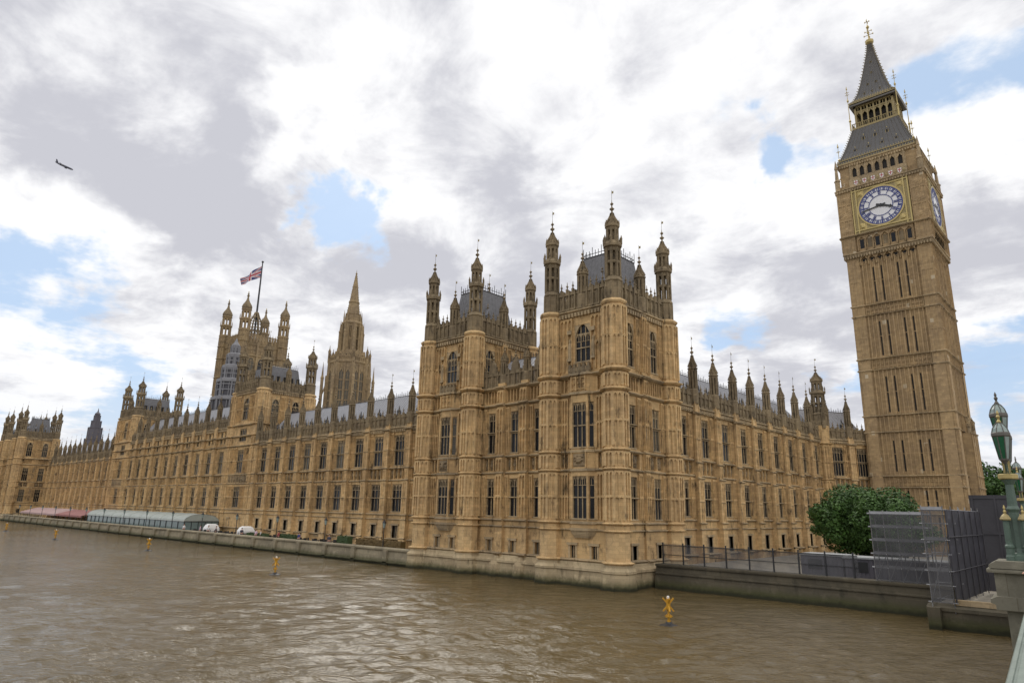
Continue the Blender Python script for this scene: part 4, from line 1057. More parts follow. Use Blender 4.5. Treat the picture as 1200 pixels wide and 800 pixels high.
    low = [(6.15, 67.5), (5.95, 68.2), (5.35, 69.6), (4.75, 71.3), (4.2, 73.1), (3.7, 74.8)]; high = [(3.75, 80.0), (3.2, 80.6), (2.6, 82.0), (2.0, 84.2), (1.45, 86.8), (.95, 89.4), (.55, 91.6), (.36, 93.2)]
    for prof in (low, high):
        rf.mat(IRON); rf.lathe(0, 0, [(r*S2, z) for r, z in prof], 4, qrt)
        for i in range(len(prof)-1):
            (r0, z0), (r1, z1) = prof[i], prof[i+1]
            for k in range(4):
                rf.mat(IRONR); a = k*math.pi/2
                nrib = 15 if prof is low else 9
                for j in range(nrib):
                    f = (j+.5)/nrib*2-1; p = [(r0, f*r0, z0), (r1, f*r1, z1)]
                    P2 = [(TX+x*math.cos(a)-y*math.sin(a), TY+x*math.sin(a)+y*math.cos(a), z+.02) for x, y, z in p]; rf.bar(P2[0], P2[1], .05)
                rf.mat(GOLD); c0 = (TX+r0*S2*math.cos(a+qrt), TY+r0*S2*math.sin(a+qrt), z0); c1 = (TX+r1*S2*math.cos(a+qrt), TY+r1*S2*math.sin(a+qrt), z1); rf.mat(IRONR); rf.bar(c0, c1, .1); rf.mat(GOLDS)
                for j in range(4):
                    e = Vector(c0).lerp(Vector(c1), (j+.5)/4); rf.bar(e, e+Vector((math.cos(a+qrt)*.3, math.sin(a+qrt)*.3, .12)), .08)
        for r, z in (prof[0], prof[1]):
            for k in range(4):
                rf.at((TX, TY, 0), k*math.pi/2); rf.mat(GOLDS); rf.box(-r, r, r-.02, r+.1, z-.06, z+.1)
                for j in range(int(r*5)): rf.lathe(-r+(j+.5)*2*r/int(r*5), r+.04, [(.07, z+.1), (.09, z+.25), (.01, z+.45)], 4)
    def lucarne(rot, a, r, z, s=1.0):
        rf.at((TX, TY, 0), rot); rf.mat(IRONR); rf.box(a-.3*s, a+.3*s, r-.8, r+.15, z, z+.85*s); rf.mat(GOLDS); rf.mat(IRONR); rf.prism([(a-.4*s, z+.85*s), (a+.4*s, z+.85*s), (a, z+1.5*s)], r-.9, r+.18); rf.mat(GOLDS); rf.box(a-.34*s, a-.22*s, r+.15, r+.2, z, z+.85*s); rf.box(a+.22*s, a+.34*s, r+.15, r+.2, z, z+.85*s); rf.mat(DARK); rf.box(a-.24*s, a+.24*s, r+.15, r+.19, z+.05, z+.95*s); rf.mat(GOLD); rf.lathe(a, r-.1, [(.05, z+1.45*s), (.09, z+1.65*s), (.01, z+1.9*s)], 4)
    for k in range(4):
        rt = k*math.pi/2
        for a in (-3.3, -1.1, 1.1, 3.3): lucarne(rt, a, 5.1, 69.3, .8)
        for a in (-1.9, 0, 1.9): lucarne(rt, a, 4.4, 71.7, .75)
        for a, r, z in ((-1.3, 2.6, 81.6), (0, 2.6, 81.6), (1.3, 2.6, 81.6), (-.7, 2.0, 83.6), (.7, 2.0, 83.6), (0, 1.45, 86.1), (0, .95, 88.6)): lucarne(rt, a, r, z, .42)
    bpar('roof', rf, root)
    ln = MB().mat(GOLDS).at((TX, TY, 0), 0)
    ln.box(-3.75, 3.75, -3.75, 3.75, 74.75, 75.1); ln.mat(DARK); ln.box(-2.5, 2.5, -2.5, 2.5, 75.1, 79.4); ln.mat(IRONR); ln.box(-3.85, 3.85, -3.85, 3.85, 79.45, 79.75); ln.box(-3.6, 3.6, -3.6, 3.6, 79.75, 80.05)
    for k in range(4):
        ln.at((TX, TY, 0), k*math.pi/2); ln.mat(GOLDS)
        for j in range(7):
            a = -3.1+j*6.2/6; ln.box(a-.13, a+.13, 2.9, 3.2, 75.1, 79.4)
            if j < 6:
                c = a+6.2/12
                for sg in (-1, 1): ln.prism([(c+sg*.42, 77.6), (c+sg*.42, 78.4), (c, 78.4), (c, 78.2)][::sg], 2.95, 3.1)
                ln.box(c-.06, c+.06, 2.95, 3.1, 78.3, 79.4)
        ln.box(-3.2, 3.2, 2.92, 3.18, 78.3, 78.5); ln.box(-3.3, 3.3, 2.9, 3.3, 79.2, 79.45); ln.box(-3.7, 3.7, 3.6, 3.75, 75.85, 75.95)
        for j in range(22): a = -3.65+j*.348; ln.box(a-.04, a+.04, 3.62, 3.73, 75.1, 75.9)
    for sx in (-1, 1):
        for sy in (-1, 1):
            ln.mat(GOLD); ln.at((TX+sx*3.9, TY+sy*3.9, 0), 0); ln.lathe(0, 0, [(.13, 74.6), (.13, 76.4), (.24, 76.6), (.08, 77.0), (.05, 80.4), (.2, 80.8), (.05, 81.2), (.03, 83.0), (.13, 83.2), (.01, 83.9)], 6)
            for z in (82.0, 82.5): ln.box(-.35, .35, -.03, .03, z, z+.07); ln.box(-.03, .03, -.35, .35, z, z+.07)
    bpar('lantern', ln, root)
    fn = MB().mat(GOLD).at((TX, TY, 0), 0); fn.lathe(0, 0, [(.3, 93.0), (.7, 93.5), (.75, 94.0), (.3, 94.3), (.12, 94.6), (.09, 96.6), (.22, 96.8), (.3, 97.0), (.2, 97.25), (.05, 97.5), (.03, 98.9)], 8)
    for z, L in ((95.3, .75), (96.1, .55), (98.2, .35)):
        for dx, dy in ((1, 0), (0, 1)): fn.bar((TX-dx*L, TY-dy*L, z), (TX+dx*L, TY+dy*L, z), .06)
        for dx, dy in ((1, 0), (-1, 0), (0, 1), (0, -1)): fn.at((TX+dx*L, TY+dy*L, 0), 0); fn.lathe(0, 0, [(.02, z-.2), (.13, z), (.02, z+.25)], 5)
    bpar('finial', fn, root)
    ax = MB().mat(TOWER).at((TX+H, TY, 0), math.pi/2); ax.box(-2.2, 2.2, -.5, 1.1, .9, 19.4); ax.mat(TRIM)
    for z in (11.15, 12.9, 19.4): ax.string(z, -2.3, 2.3, .34, .2, 1.1)
    ax.mat(TOWER)
    for a in (-2.2, -.8, .8, 2.2): ax.box(a-.08, a+.08, 1.1, 1.2, .9, 19.2)
    ax.mat(TRIM); pinnacle(ax, -1.9, .8, 19.4, 22.3, .28, TRIM); pinnacle(ax, 1.9, .8, 19.4, 22.3, .28, TRIM)
    bpar('stair_annex', ax, root)
    return root
clock_tower()

# ------------------------------------------------------------------ the flag tower
def flag_tower():
    X0, X1, Y0, Y1 = -276.9, -257.0, 80.9, 100.0; root = thing('flag_tower', 'massive square tower with four onion-topped turrets and a flagpole on its roof', 'tower', ((X0+X1)/2, (Y0+Y1)/2, 1))
    sh = MB().mat(FARST)
    FC = [(0, (0, Y0, 0), X0, X1), (math.pi/2, (X1, 0, 0), Y0, Y1), (math.pi, (0, Y1, 0), -X1, -X0), (-math.pi/2, (X0, 0, 0), -Y1, -Y0)]
    for rot, o, a0, a1 in FC:
        sh.at(o, rot); cs = [a0+(a1-a0)*f for f in (.25, .5, .75)]; ww = 2.9
        holes = [(c-ww/2, c+ww/2, z, zz) for c in cs for z, zz in ((45, 61), (65.5, 71.5))]
        sh.mat(FARST); wall(sh, a0, a1, .9, 80.5, holes, -1.0, 0)
        for c in cs:
            for z, h in ((45, 16), (65.5, 6)): put_window(root, o, rot, c, z, ww, h, 2, (h*.5,), True, 1)
            sh.mat(FARST); tracery(sh, c-ww/2-.8, c-ww/2-.1, 44, 62, .7, 0, True, .15); tracery(sh, c+ww/2+.1, c+ww/2+.8, 44, 62, .7, 0, True, .15)
        for c in (a0+(a1-a0)*.375, a0+(a1-a0)*.625): sh.box(c-.5, c+.5, 0, .5, 20, 79)
        panelband(sh, a0+1.5, a1-1.5, 73.5, 77, 1.2, False)
        sh.mat(TRIM)
        for z in (20, 30, 43, 63.5, 72.6): sh.string(z, a0, a1, .6, .5)
        cornice(sh, 78.5, a0, a1, 0, .9, .6); sh.mat(FARST); parapet(sh, 78.8, 82.5, a0+1.5, a1-1.5, .3, 1.9, 1.2)
    sh.mat(LEAD).at((0, 0, 0), 0); sh.add([(X0, Y0, 79), (X1, Y0, 79), (X1, Y1, 79), (X0, Y1, 79), ((X0+X1)/2, (Y0+Y1)/2, 84)], [(0, 1, 4), (1, 2, 4), (2, 3, 4), (3, 0, 4)])
    bpar('shaft', sh, root)
    for x in (X0, X1):
        for y in (Y0, Y1):
            t = MB().mat(FARST).at((x, y, 0), 0); RG = [(z, .6, .45) for z in (20, 30, 43, 54, 63.5, 72.6, 78.5)]
            oct_shaft(t, 0, 0, 2.35, .9, 83.5, RG, [(44, 53), (55, 63), (64, 72), (73, 78), (79, 83)])
            t.mat(FARST); t.lathe(0, 0, [(2.6, 83.3), (2.7, 84), (2.2, 84.3)]); t.posts(0, 0, 2.05, 84.2, 88.3, 8, .62); t.lathe(0, 0, [(2.2, 87.6), (2.3, 88.2), (2.75, 88.5), (2.75, 89.0), (2.0, 89.4)])
            for k in range(8): a = math.pi/8+k*math.pi/4; t.lathe(2.5*math.cos(a), 2.5*math.sin(a), [(.22, 88.9), (.2, 90.2), (.02, 91.4)], 4)
            t.posts(0, 0, 1.75, 89.3, 92.6, 8, .5); t.lathe(0, 0, [(1.8, 92.2), (1.9, 92.8), (2.3, 93.1), (2.3, 93.5), (2.0, 93.6)])
            t.mat(PARA); t.lathe(0, 0, [(2.0, 93.5), (2.25, 94.2), (2.25, 94.8), (1.85, 95.8), (1.2, 96.8), (.7, 97.7), (.42, 98.8), (.36, 99.6), (.7, 100.0), (.3, 100.4), (.45, 100.9), (.05, 101.5)]); t.mat(GOLD); t.lathe(0, 0, [(.1, 101.3), (.3, 101.7), (.02, 102.3)], 6)
            bpar('turret', t, root)
    cr = MB().mat(PARA); cx, cy = (X0+X1)/2, (Y0+Y1)/2
    for k in range(8):
        a = k*math.pi/4; p = [Vector((cx+r*math.cos(a), cy+r*math.sin(a), z)) for r, z in ((3.6, 80.5), (3.5, 88), (2.9, 91), (1.6, 93.5), (.7, 96))]
        for u_, v_ in zip(p, p[1:]): cr.bar(u_, v_, .32)
        cr.bar(p[1], p[1]+Vector((0, 0, 3.5)), .25, 4, .03); cr.bar(p[2], p[2]+Vector((0, 0, 2.5)), .2, 4, .03)
        b = (k+1)*math.pi/4
        for r, z in ((3.6, 83.5), (3.55, 86), (3.5, 88), (2.9, 91), (1.6, 93.5)): cr.bar((cx+r*math.cos(a), cy+r*math.sin(a), z), (cx+r*math.cos(b), cy+r*math.sin(b), z), .22)
        cr.bar((cx+3.6*math.cos(a), cy+3.6*math.sin(a), 83), (cx+3.5*math.cos(b), cy+3.5*math.sin(b), 88), .14); cr.bar((cx+3.6*math.cos(b), cy+3.6*math.sin(b), 83), (cx+3.5*math.cos(a), cy+3.5*math.sin(a), 88), .14)
    bpar('iron_crown', cr, root)
    fp = MB().mat(BLACK).at((cx, cy, 0), 0); fp.lathe(0, 0, [(.5, 80), (.45, 97), (.38, 110), (.26, 121.3), (.55, 121.6), (.5, 122.2), (.05, 122.5)], 8); bpar('flagpole', fp, root)
    # union flag, streaming away from the pole
    NU, NV = 48, 24; L, Hh = 17.5, 6.0; fl = MB()
    def P(u, v):
        y_ = u*L; droop = -4.2*u**1.3; w = math.sin(u*9+v*1.2)*.55*u**.7
        sq = 1-.45*u
        return (cx-.4-y_*.86+w*.5, cy-y_*.16+w*1.5, 119.8+droop-(1-v)*Hh*sq+math.sin(u*7+1)*.35*u)
    def colr(u, v):
        x, y = (u-.5)*2, v-.5
        if abs(y) < .10 or abs(x) < .10: return FRED
        if abs(y) < .167 or abs(x) < .167: return FWHT
        dgl = min(abs(y-x*.5), abs(y+x*.5))
        if dgl < .045: return FRED
        return FWHT if dgl < .11 else NAVY
    pts = [P(i/NU, j/NV) for j in range(NV+1) for i in range(NU+1)]
    b0 = len(fl.v); fl.v += pts
    for j in range(NV):
        for i in range(NU):
            fl.mat(colr((i+.5)/NU, (j+.5)/NV)); fl.f.append([j*(NU+1)+i, j*(NU+1)+i+1, (j+1)*(NU+1)+i+1, (j+1)*(NU+1)+i]); fl.mi.append(fl.cur)
    off = Vector((cx, cy, 119)); o = fl.build('flag', fix=False, smooth=True)
    for v in o.data.vertices: v.co -= off
    o.location = off; tag(o, 'blue, red and white crossed flag streaming left from the pole on the massive tower', 'flag')
flag_tower()

# ------------------------------------------------------------------ octagonal spire tower
def spire_tower():
    cx, cy = -137.0, 60.0; root = thing('spire_tower', 'slender octagonal stone tower with a tall pointed spire rising behind the river wing roof', 'tower', (cx, cy, 1))
    M = FARST; b = MB().mat(M).at((cx, cy, 0), 0)
    b.lathe(0, 0, [(5.9, .9), (5.9, 47.6), (6.2, 48.0), (6.2, 48.5), (5.6, 48.8)])
    for k in range(8):
        t = k*math.pi/4; b.at((cx, cy, 0), t)
        ri = 5.9*math.cos(math.pi/8)
        for a in (-.95, .95):
            b.mat(GLASS); b.box(a-.55, a+.55, ri+.01, ri+.04, 31, 45.6); b.mat(M)
            for z in (33.5, 36.5, 39.5, 42.5): b.box(a-.55, a+.55, ri+.04, ri+.14, z-.16, z+.16)
            b.prism([(a-.55, 44.6), (a-.02, 45.6), (a+.02, 45.6), (a+.55, 44.6), (a+.55, 46), (a-.55, 46)], ri+.03, ri+.2)
            b.box(a-.06, a+.06, ri+.04, ri+.12, 31, 45.2)
        for a in (-1.75, 0, 1.75): b.box(a-.22, a+.22, ri, ri+.32, 24, 47.5)
        parapet(b, 48.5, 49.9, -2.1, 2.1, ri+.1, .9, .8)
        th = math.pi/8
        b.at((cx, cy, 0), t+th); b.box(-.6, .6, 5.5, 6.7, 20, 44); b.box(-.45, .45, 5.4, 6.3, 44, 48.5); pinnacle(b, 0, 6.1, 48.0, 53.5, .36, M); b.lathe(0, 7.6, [(.5, 20), (.45, 43), (.55, 43.2), (.3, 44), (.03, 48.2)], 6); b.bar(b.P(0, 7.5, 38), b.P(0, 6.0, 42.5), .25)
    bpar('octagon', b, root)
    u = MB().mat(M).at((cx, cy, 0), 0); u.lathe(0, 0, [(5.2, 48.6), (3.6, 51.5), (3.2, 52.2)]); u.posts(0, 0, 2.75, 52.2, 60.4, 8, 1.15); u.lathe(0, 0, [(2.0, 52), (1.2, 52.3)])
    u.lathe(0, 0, [(2.9, 59.6), (3.0, 60.3), (3.3, 60.6), (3.3, 61), (2.4, 61.6), (2.2, 63.6), (2.4, 63.8), (1.55, 64.6)])
    u.mat(DARK); u.lathe(0, 0, [(.9, 52), (.9, 60.4)], 8); u.mat(M)
    for k in range(8):
        u.at((cx, cy, 0), k*math.pi/4); ri = 2.75*math.cos(math.pi/8); u.prism([(-.9, 59), (0, 60.2), (.9, 59), (.9, 60.5), (-.9, 60.5)], ri-.2, ri+.1); u.box(-.1, .1, ri-.2, ri, 52.2, 60.4); u.box(-1.1, 1.1, ri-.2, ri+.05, 55.6, 56); u.box(-1.0, 1.0, 4.2, 4.5, 49, 50.8); u.mat(DARK); u.box(-.35, .35, 4.5, 4.53, 49.2, 50.5); u.mat(M); u.prism([(-1, 50.8), (1, 50.8), (0, 52.2)], 3.6, 4.5)
        u.at((cx, cy, 0), k*math.pi/4+math.pi/8); u.lathe(0, 3.5, [(.42, 50), (.38, 57.5), (.5, 57.8), (.25, 58.4), (.03, 61.6)], 6); u.lathe(0, 2.7, [(.26, 60.8), (.24, 62.8), (.02, 65)], 4)
    bpar('lantern', u, root)
    s = MB().mat(M).at((cx, cy, 0), 0); s.lathe(0, 0, [(2.0, 64.3), (1.5, 67.4), (1.68, 67.6), (1.68, 67.9), (1.42, 68.1), (.86, 72.6), (.98, 72.8), (.82, 73.0), (.2, 77.0), (.34, 77.2), (.1, 77.6), (.02, 78.6)])
    for k in range(8):
        a = math.pi/8+k*math.pi/4
        for j in range(16): z = 65+j*.75; r = 2.0-(z-64.3)*.142; s.box(r*math.cos(a)-.07, r*math.cos(a)+.07, r*math.sin(a)-.07, r*math.sin(a)+.07, z, z+.2)
    bpar('spire', s, root)
    return root
spire_tower()

# ------------------------------------------------------------------ wrapped ventilation turrets on the skyline
def wrapped_turret():
    cx, cy = -160.0, 35.0; root = thing('scaffold_turret', 'grey sheeted scaffold round a tapering turret, left in front of the flag tower', 'scaffolding', (cx, cy, 1))
    w = MB().mat(LEADM).at((cx, cy, 0), 0)
    tiers = [(4.9, .9, 37.0), (4.0, 37.0, 42.4), (3.0, 42.4, 46.6), (2.1, 46.6, 50.2), (1.2, 50.2, 53)]
    for r, z0, z1 in tiers:
        w.mat(SHEET); w.lathe(0, 0, [(r*.93, z0), (r*.93, z1-.4)]); w.mat(LEADM)
        w.lathe(0, 0, [(r, z1-1.3), (r*1.04, z1-1.1), (r*1.02, z1-.25), (r*.84, z1+.05), (r*.8, z1+.1)])
        w.posts(0, 0, r*.99, z0, z1-.5, 8, .35)
        for k in range(8):
            t = k*math.pi/4; ri = r*.99*math.cos(math.pi/8); w.at((cx, cy, 0), t)
            for f in (-.2, .2): w.box(f*r-.1, f*r+.1, ri-.1, ri+.05, z0, z1-.5)
            for zz in (z0+(z1-z0)*.35, z0+(z1-z0)*.65): w.box(-r*.4, r*.4, ri-.1, ri+.04, zz-.15, zz+.15)
        w.at((cx, cy, 0), 0)
    w.lathe(0, 0, [(1.0, 53), (.5, 53.8), (.1, 55)])
    bpar('sheeting', w, root)
wrapped_turret()
w = MB().mat(CABIN).at((-302, 40, 0), 0)
for r, z0, z1 in ((3.9, .9, 28), (3.4, 28, 33), (2.7, 33, 38), (1.9, 38, 41), (1.2, 41, 43.4)):
    w.lathe(0, 0, [(r, z0), (r, z1-.6), (r*1.06, z1-.4), (r*1.06, z1-.1), (r*.75, z1)]); w.posts(0, 0, r*1.01, z0, z1, 8, .3)
w.lathe(0, 0, [(.9, 43.2), (1.2, 44.0), (.3, 45), (.06, 46.6)])
single('ventilation_tower', w, 'small dark stepped tower above the farthest river wing, right of the far turreted block', 'tower', (-302, 40, 1))

# ================================================================== VEGETATION
def leaf_cloud(name, parent, blobs, n, size, m, seed):
    rng = np.random.RandomState(seed); P = []
    bl = np.array([b for b in blobs], dtype=float); vol = bl[:, 3]*bl[:, 4]*bl[:, 5]; pick = rng.choice(len(bl), n, p=vol/vol.sum())
    d = rng.normal(size=(n, 3)); d /= np.linalg.norm(d, axis=1)[:, None]; rr = rng.rand(n)**.22
    c = bl[pick, :3]+d*rr[:, None]*bl[pick, 3:6]
    nrm = d+rng.normal(0, .55, (n, 3)); nrm[:, 2] += .35; nrm /= np.linalg.norm(nrm, axis=1)[:, None]
    a = np.cross(nrm, rng.normal(size=(n, 3))); a /= np.linalg.norm(a, axis=1)[:, None]; b = np.cross(nrm, a)
    s = size*(.6+.8*rng.rand(n))[:, None]
    co = np.stack([c-a*s, c-b*s*.55+nrm*s*.1, c+a*s, c+b*s*.55+nrm*s*.1], 1).reshape(-1, 3).astype(np.float32)
    f = np.arange(4*n).reshape(n, 4)
    me = bpy.data.meshes.new(name); me.from_pydata(co.tolist(), [], f.tolist()); me.materials.append(m)
    return link(name, me, parent)
def tree(label, x, y, z0, z1, rad, seed, n=9000, size=.3, bush=False, group=None, flat=1.0):
    root = thing('garden_tree' if bush else 'street_tree', label, 'tree', (x, y, z0), group); rng = random.Random(seed)
    t = MB().mat(BARK); H = z1-z0; th = H*(.3 if bush else .4)
    t.bar((0, 0, 0), (.1, .1, th), .28*H/8, 8, .18*H/8); blobs = []
    for k in range(9 if not bush else 14):
        a = rng.random()*6.28; r_ = rad*(.25+.45*rng.random()); z = H*(.35+.42*rng.random()) if not bush else H*(.22+.55*rng.random())
        p = (r_*math.cos(a), r_*math.sin(a)*flat, z); t.bar((.1, .1, th*.9), p, .1*H/8, 5, .03)
        for j in range(2): e = Vector(p)+Vector((rng.uniform(-1, 1), rng.uniform(-1, 1), rng.uniform(.2, 1)))*rad*.3; t.bar(p, e, .05*H/8, 4, .015)
        q_ = rad*(.36+.16*rng.random()); blobs.append((*p, q_, q_, q_*.8))
    for k in range(48): a = rng.random()*6.28; el = rng.random()*1.4-.25; r_ = rad*.82; q_ = rad*.15*(.5+1.2*rng.random()); r_ *= .9+.22*rng.random(); blobs.append((r_*math.cos(a)*math.cos(el), r_*math.sin(a)*math.cos(el)*flat, H*(.46 if bush else .6)+H*.40*math.sin(el), q_, q_, q_*.8))
    blobs.append((0, 0, H*(.45 if bush else .62), rad*.62, rad*.62*flat, H*.3))
    t.build('trunk', root); leaf_cloud('crown', root, blobs, n, size, LEAF, seed); return root
tree('big round dark green tree in the garden in front of the clock tower', 10.2, 36.0, 1.5, 10.2, 6.6, 4, 60000, .17, True)
for i, (x, y, zt, rad, lab) in enumerate([(7, 150, 21, 8, 'broad green tree behind the clock tower base, leftmost of the distant trees'), (15.5, 142, 18, 6.5, 'lower yellowish tree between two taller ones beyond the dark hoarding'), (21, 160, 24, 8, 'tallest distant tree at the right edge of the picture beyond the bridge lamp')]):
    tree(lab, x, y, 1, zt, rad, 20+i, 14000, .38, group='trees on the street beyond the clock tower')
# far office building behind the trees
o = thing('office_building', 'grey stone office block far behind the trees and bridge lamp', 'building', (22, 190, 1)); w = MB().mat(OFFI).at((22, 190, 0), 0)
w.box(-7, 14, -12, 0, .9, 27); w.box(-4.5, 14, -10, -1.5, 27, 29.5); w.box(-7.2, 14.2, -12.2, .25, 26.6, 27.1); w.box(-2, -.5, -6, -4, 29.5, 31.5); bpar('wall', w, o)
wm = MB().mat(DARK); wm.box(-.6, .6, 0, .06, 0, 1.7); wm.mat(OFFI); wm.box(-.75, .75, 0, .2, -.15, 0); wm.box(-.05, .05, .03, .1, 0, 1.7); wo_ = wm.build('window'); wme = wo_.data; bpy.data.objects.remove(wo_)
for i in range(7):
    for j in range(5): link('window', wme, o, (-5+i*2.9, 0, 6+j*4.0))

# ================================================================== GARDEN SIDE: netting, cabins, scaffolds
def net_fence():
    root = thing('netting_fence', 'black netting fence on posts along the top of the embankment wall', 'fence', (8, 5.7, 2.1)); a0, a1 = .8, 17.6
    nt = MB().mat(NET).at((0, 5.75, 0), 0); nt.add([nt.P(a0, 0, 2.12), nt.P(a1, 0, 2.12), nt.P(a1, 0, 3.72), nt.P(a0, 0, 3.9)], [(0, 1, 2, 3)]); bpar('netting', nt, root)
    p = MB().mat(BLACK).at((0, 5.7, 0), 0); ob = None
    for i in range(9):
        q_ = MB().mat(BLACK).at((a0+.1+i*2.05, 5.7, 0), 0); q_.box(-.05, .05, -.05, .05, 2.1, 4.0); bpar('post', q_, root)
    r_ = MB().mat(BLACK).at((0, 5.7, 0), 0); r_.box(a0, a1, -.025, .025, 3.72, 3.78); r_.box(a0, a1, -.025, .025, 2.9, 2.95); bpar('rail', r_, root)
net_fence()
for i, (x0, x1, y, zt, lab) in enumerate([(12.3, 15.6, 8.6, 3.6, 'low grey site cabin with a pale flat roof behind the netting, nearer the palace'), (15.9, 23.0, 8.2, 3.55, 'long low dark site cabin behind the scaffold screen on the embankment')]):
    o = thing('site_cabin', lab, 'cabin', (x0, y, 1.5), 'site cabins on the embankment'); w = MB().mat(CABIN).at((0, y, 0), 0); w.box(x0, x1, -2.6, 0, 1.5, zt-.12)
    n = int((x1-x0)/.3)
    for k in range(n): a = x0+(k+.5)*(x1-x0)/n; w.box(a-.05, a+.05, 0, .04, 1.6, zt-.2)
    w.mat(BLACK); w.box(x0+.6, x0+1.7, .045, .06, 2.4, 3.2); bpar('wall', w, o); r_ = MB().mat(ROOFW).at((0, y, 0), 0); r_.box(x0-.15, x1+.15, -2.75, .15, zt-.12, zt); bpar('roof', r_, o)
def scaffold(name, label, x0, x1, y0, y1, z0, z1, nx, ny, nz, faces, group):
    """tube scaffold with boards and sheeting; y0 is the river side"""
    root = thing(name, label, 'scaffolding', (x0, y0, z0), group)
    t = MB().mat(STEEL); xs = [x0+(x1-x0)*i/nx for i in range(nx+1)]; ys = [y0+(y1-y0)*i/ny for i in range(ny+1)]; zs = [z0+(z1-z0)*i/nz for i in range(nz+1)]
    for x in xs:
        for y in (ys[0], ys[min(1, ny)], ys[-1]): t.bar((x, y, z0-.6), (x, y, z1+.25), .035, 6)
    for y in ys: t.bar((xs[-1], y, z0-.6), (xs[-1], y, z1+.25), .035, 6)
    for z in zs:
        for y in (ys[0], ys[min(1, ny)]):
            t.bar((x0-.2, y, z), (x1+.2, y, z), .03, 6); t.bar((x0-.2, y, z+1.0), (x1+.2, y, z+1.0), .03, 6) if z < z1-.9 else None
        for x in (xs[0], xs[-1]): t.bar((x, y0-.2, z), (x, y1+.2, z), .03, 6)
        for x in xs: t.bar((x, ys[0]-.15, z), (x, ys[min(1, ny)]+.15, z), .03, 6)
    for i in range(nx): t.bar((xs[i], y0-.04, zs[0]), (xs[i+1], y0-.04, zs[-1] if nz < 3 else zs[2]), .028, 5)
    bpar('tubes', t, root)
    d = MB().mat(STEEL)
    d.at((0, 0, 0), 0)
    for z in zs[1:]: d.box(x0, x1, -ys[min(1, ny)], -y0, z-.06, z); d.box(x0, x1, -y0-.02, -y0, z, z+.18)
    bpar('boards', d, root)
    for f in faces:
        s = MB()
        if f == 'net': s.mat(NET); s.add([(x0, y0-.08, z0), (x1, y0-.08, z0), (x1, y0-.08, z1), (x0, y0-.08, z1)], [(0, 1, 2, 3)]); bpar('netting', s, root)
        if f == 'side':
            s.mat(SHEET); N, K = 14, 10; rng = random.Random(2); pts = []
            for j in range(K+1):
                for i in range(N+1): pts.append((x1+.07+(.05*math.sin(i*2.1+j)*math.sin(j*1.7)), y0+(y1-y0)*i/N, z0+(z1-z0)*j/K))
            s.add(pts, [(j*(N+1)+i, j*(N+1)+i+1, (j+1)*(N+1)+i+1, (j+1)*(N+1)+i) for j in range(K) for i in range(N)])
            ob = bpar('sheeting', s, root)
            r_ = MB().mat(HOARD)
            for y in [y0+(y1-y0)*i/6 for i in range(7)]: r_.bar((x1+.14, y, z0), (x1+.14, y, z1), .035)
            for z in (z0+(z1-z0)*.33, z0+(z1-z0)*.7): r_.bar((x1+.15, y0, z), (x1+.15, y1, z), .04)
            bpar('straps', r_, root)
    return root
scaffold('scaffold', 'see-through netted scaffold screen of grey tubes standing on the embankment wall', 18.85, 22.4, 5.5, 6.7, 2.1, 6.9, 4, 1, 5, ['net'], 'scaffolds at the bridge end')
scaffold('scaffold', 'tall scaffold block wrapped in dark sheeting, overhanging the water by the bridge', 23.55, 24.75, -.35, 11.6, 1.6, 7.2, 1, 5, 3, ['net', 'side'], 'scaffolds at the bridge end')
# hoarding on the bridge approach
w = MB().mat(HOARD); w.at((0, 15, 0), R(-3)); w.box(24.0, 42, -.15, 0, 1.0, 8.5)
for i in range(12): a = 24.2+i*1.5; w.box(a-.06, a+.06, 0, .07, 1.0, 8.5)
for z in (3.2, 5.6, 8.3): w.box(24, 42, 0, .06, z-.08, z+.08)
single('site_hoarding', w, 'high dark sheeted hoarding behind the bridge lamp, right of the clock tower', 'hoarding', (30, 15, 1))

# ================================================================== BRIDGE
BD = Vector((-.0872, .9962, 0)); BN = Vector((.9962, .0872, 0)); BANG = math.atan2(BD.y, BD.x)
def bp(t, off, z=0.0): p = CAM_LOC+BD*t+BN*off; return Vector((p.x, p.y, z))
bo = bp(0, 0)
def bmb(m): return MB().mat(m).at((bo.x, bo.y, 0), BANG)          # a along the bridge, d>0 to the inner (north) side
# bridge: deck, fascia, parapet
br = thing('road_bridge', 'green painted iron bridge parapet at the bottom right corner', 'bridge', (bo.x, bo.y, 0))
d_ = bmb(BRST); d_.box(-60, 62, -.3, 24, 3.6, 4.55); d_.mat(RAIL); d_.box(-60, 29.5, -.42, -.3, 3.3, 4.7); bpar('deck', d_, br)
p_ = bmb(RAIL)
p_.strip([(-.37, 5.5), (-.385, 5.52), (-.385, 5.60), (-.36, 5.655), (-.33, 5.665), (-.325, 5.655), (-.31, 5.655), (-.305, 5.668), (.0, 5.70), (.1, 5.66), (.12, 5.5)], -45, 28.8)
p_.box(-45, 28.8, -.3, .05, 4.55, 4.75); p_.box(-45, 28.8, -.2, -.05, 5.38, 5.5)
for i in range(150):
    a = -44.8+i*.49; p_.box(a-.05, a+.05, -.2, -.05, 4.75, 5.4); p_.prism([(a-.2, 5.38), (a, 5.1), (a+.2, 5.38)][::-1], -.17, -.09)
bpar('parapet', p_, br)
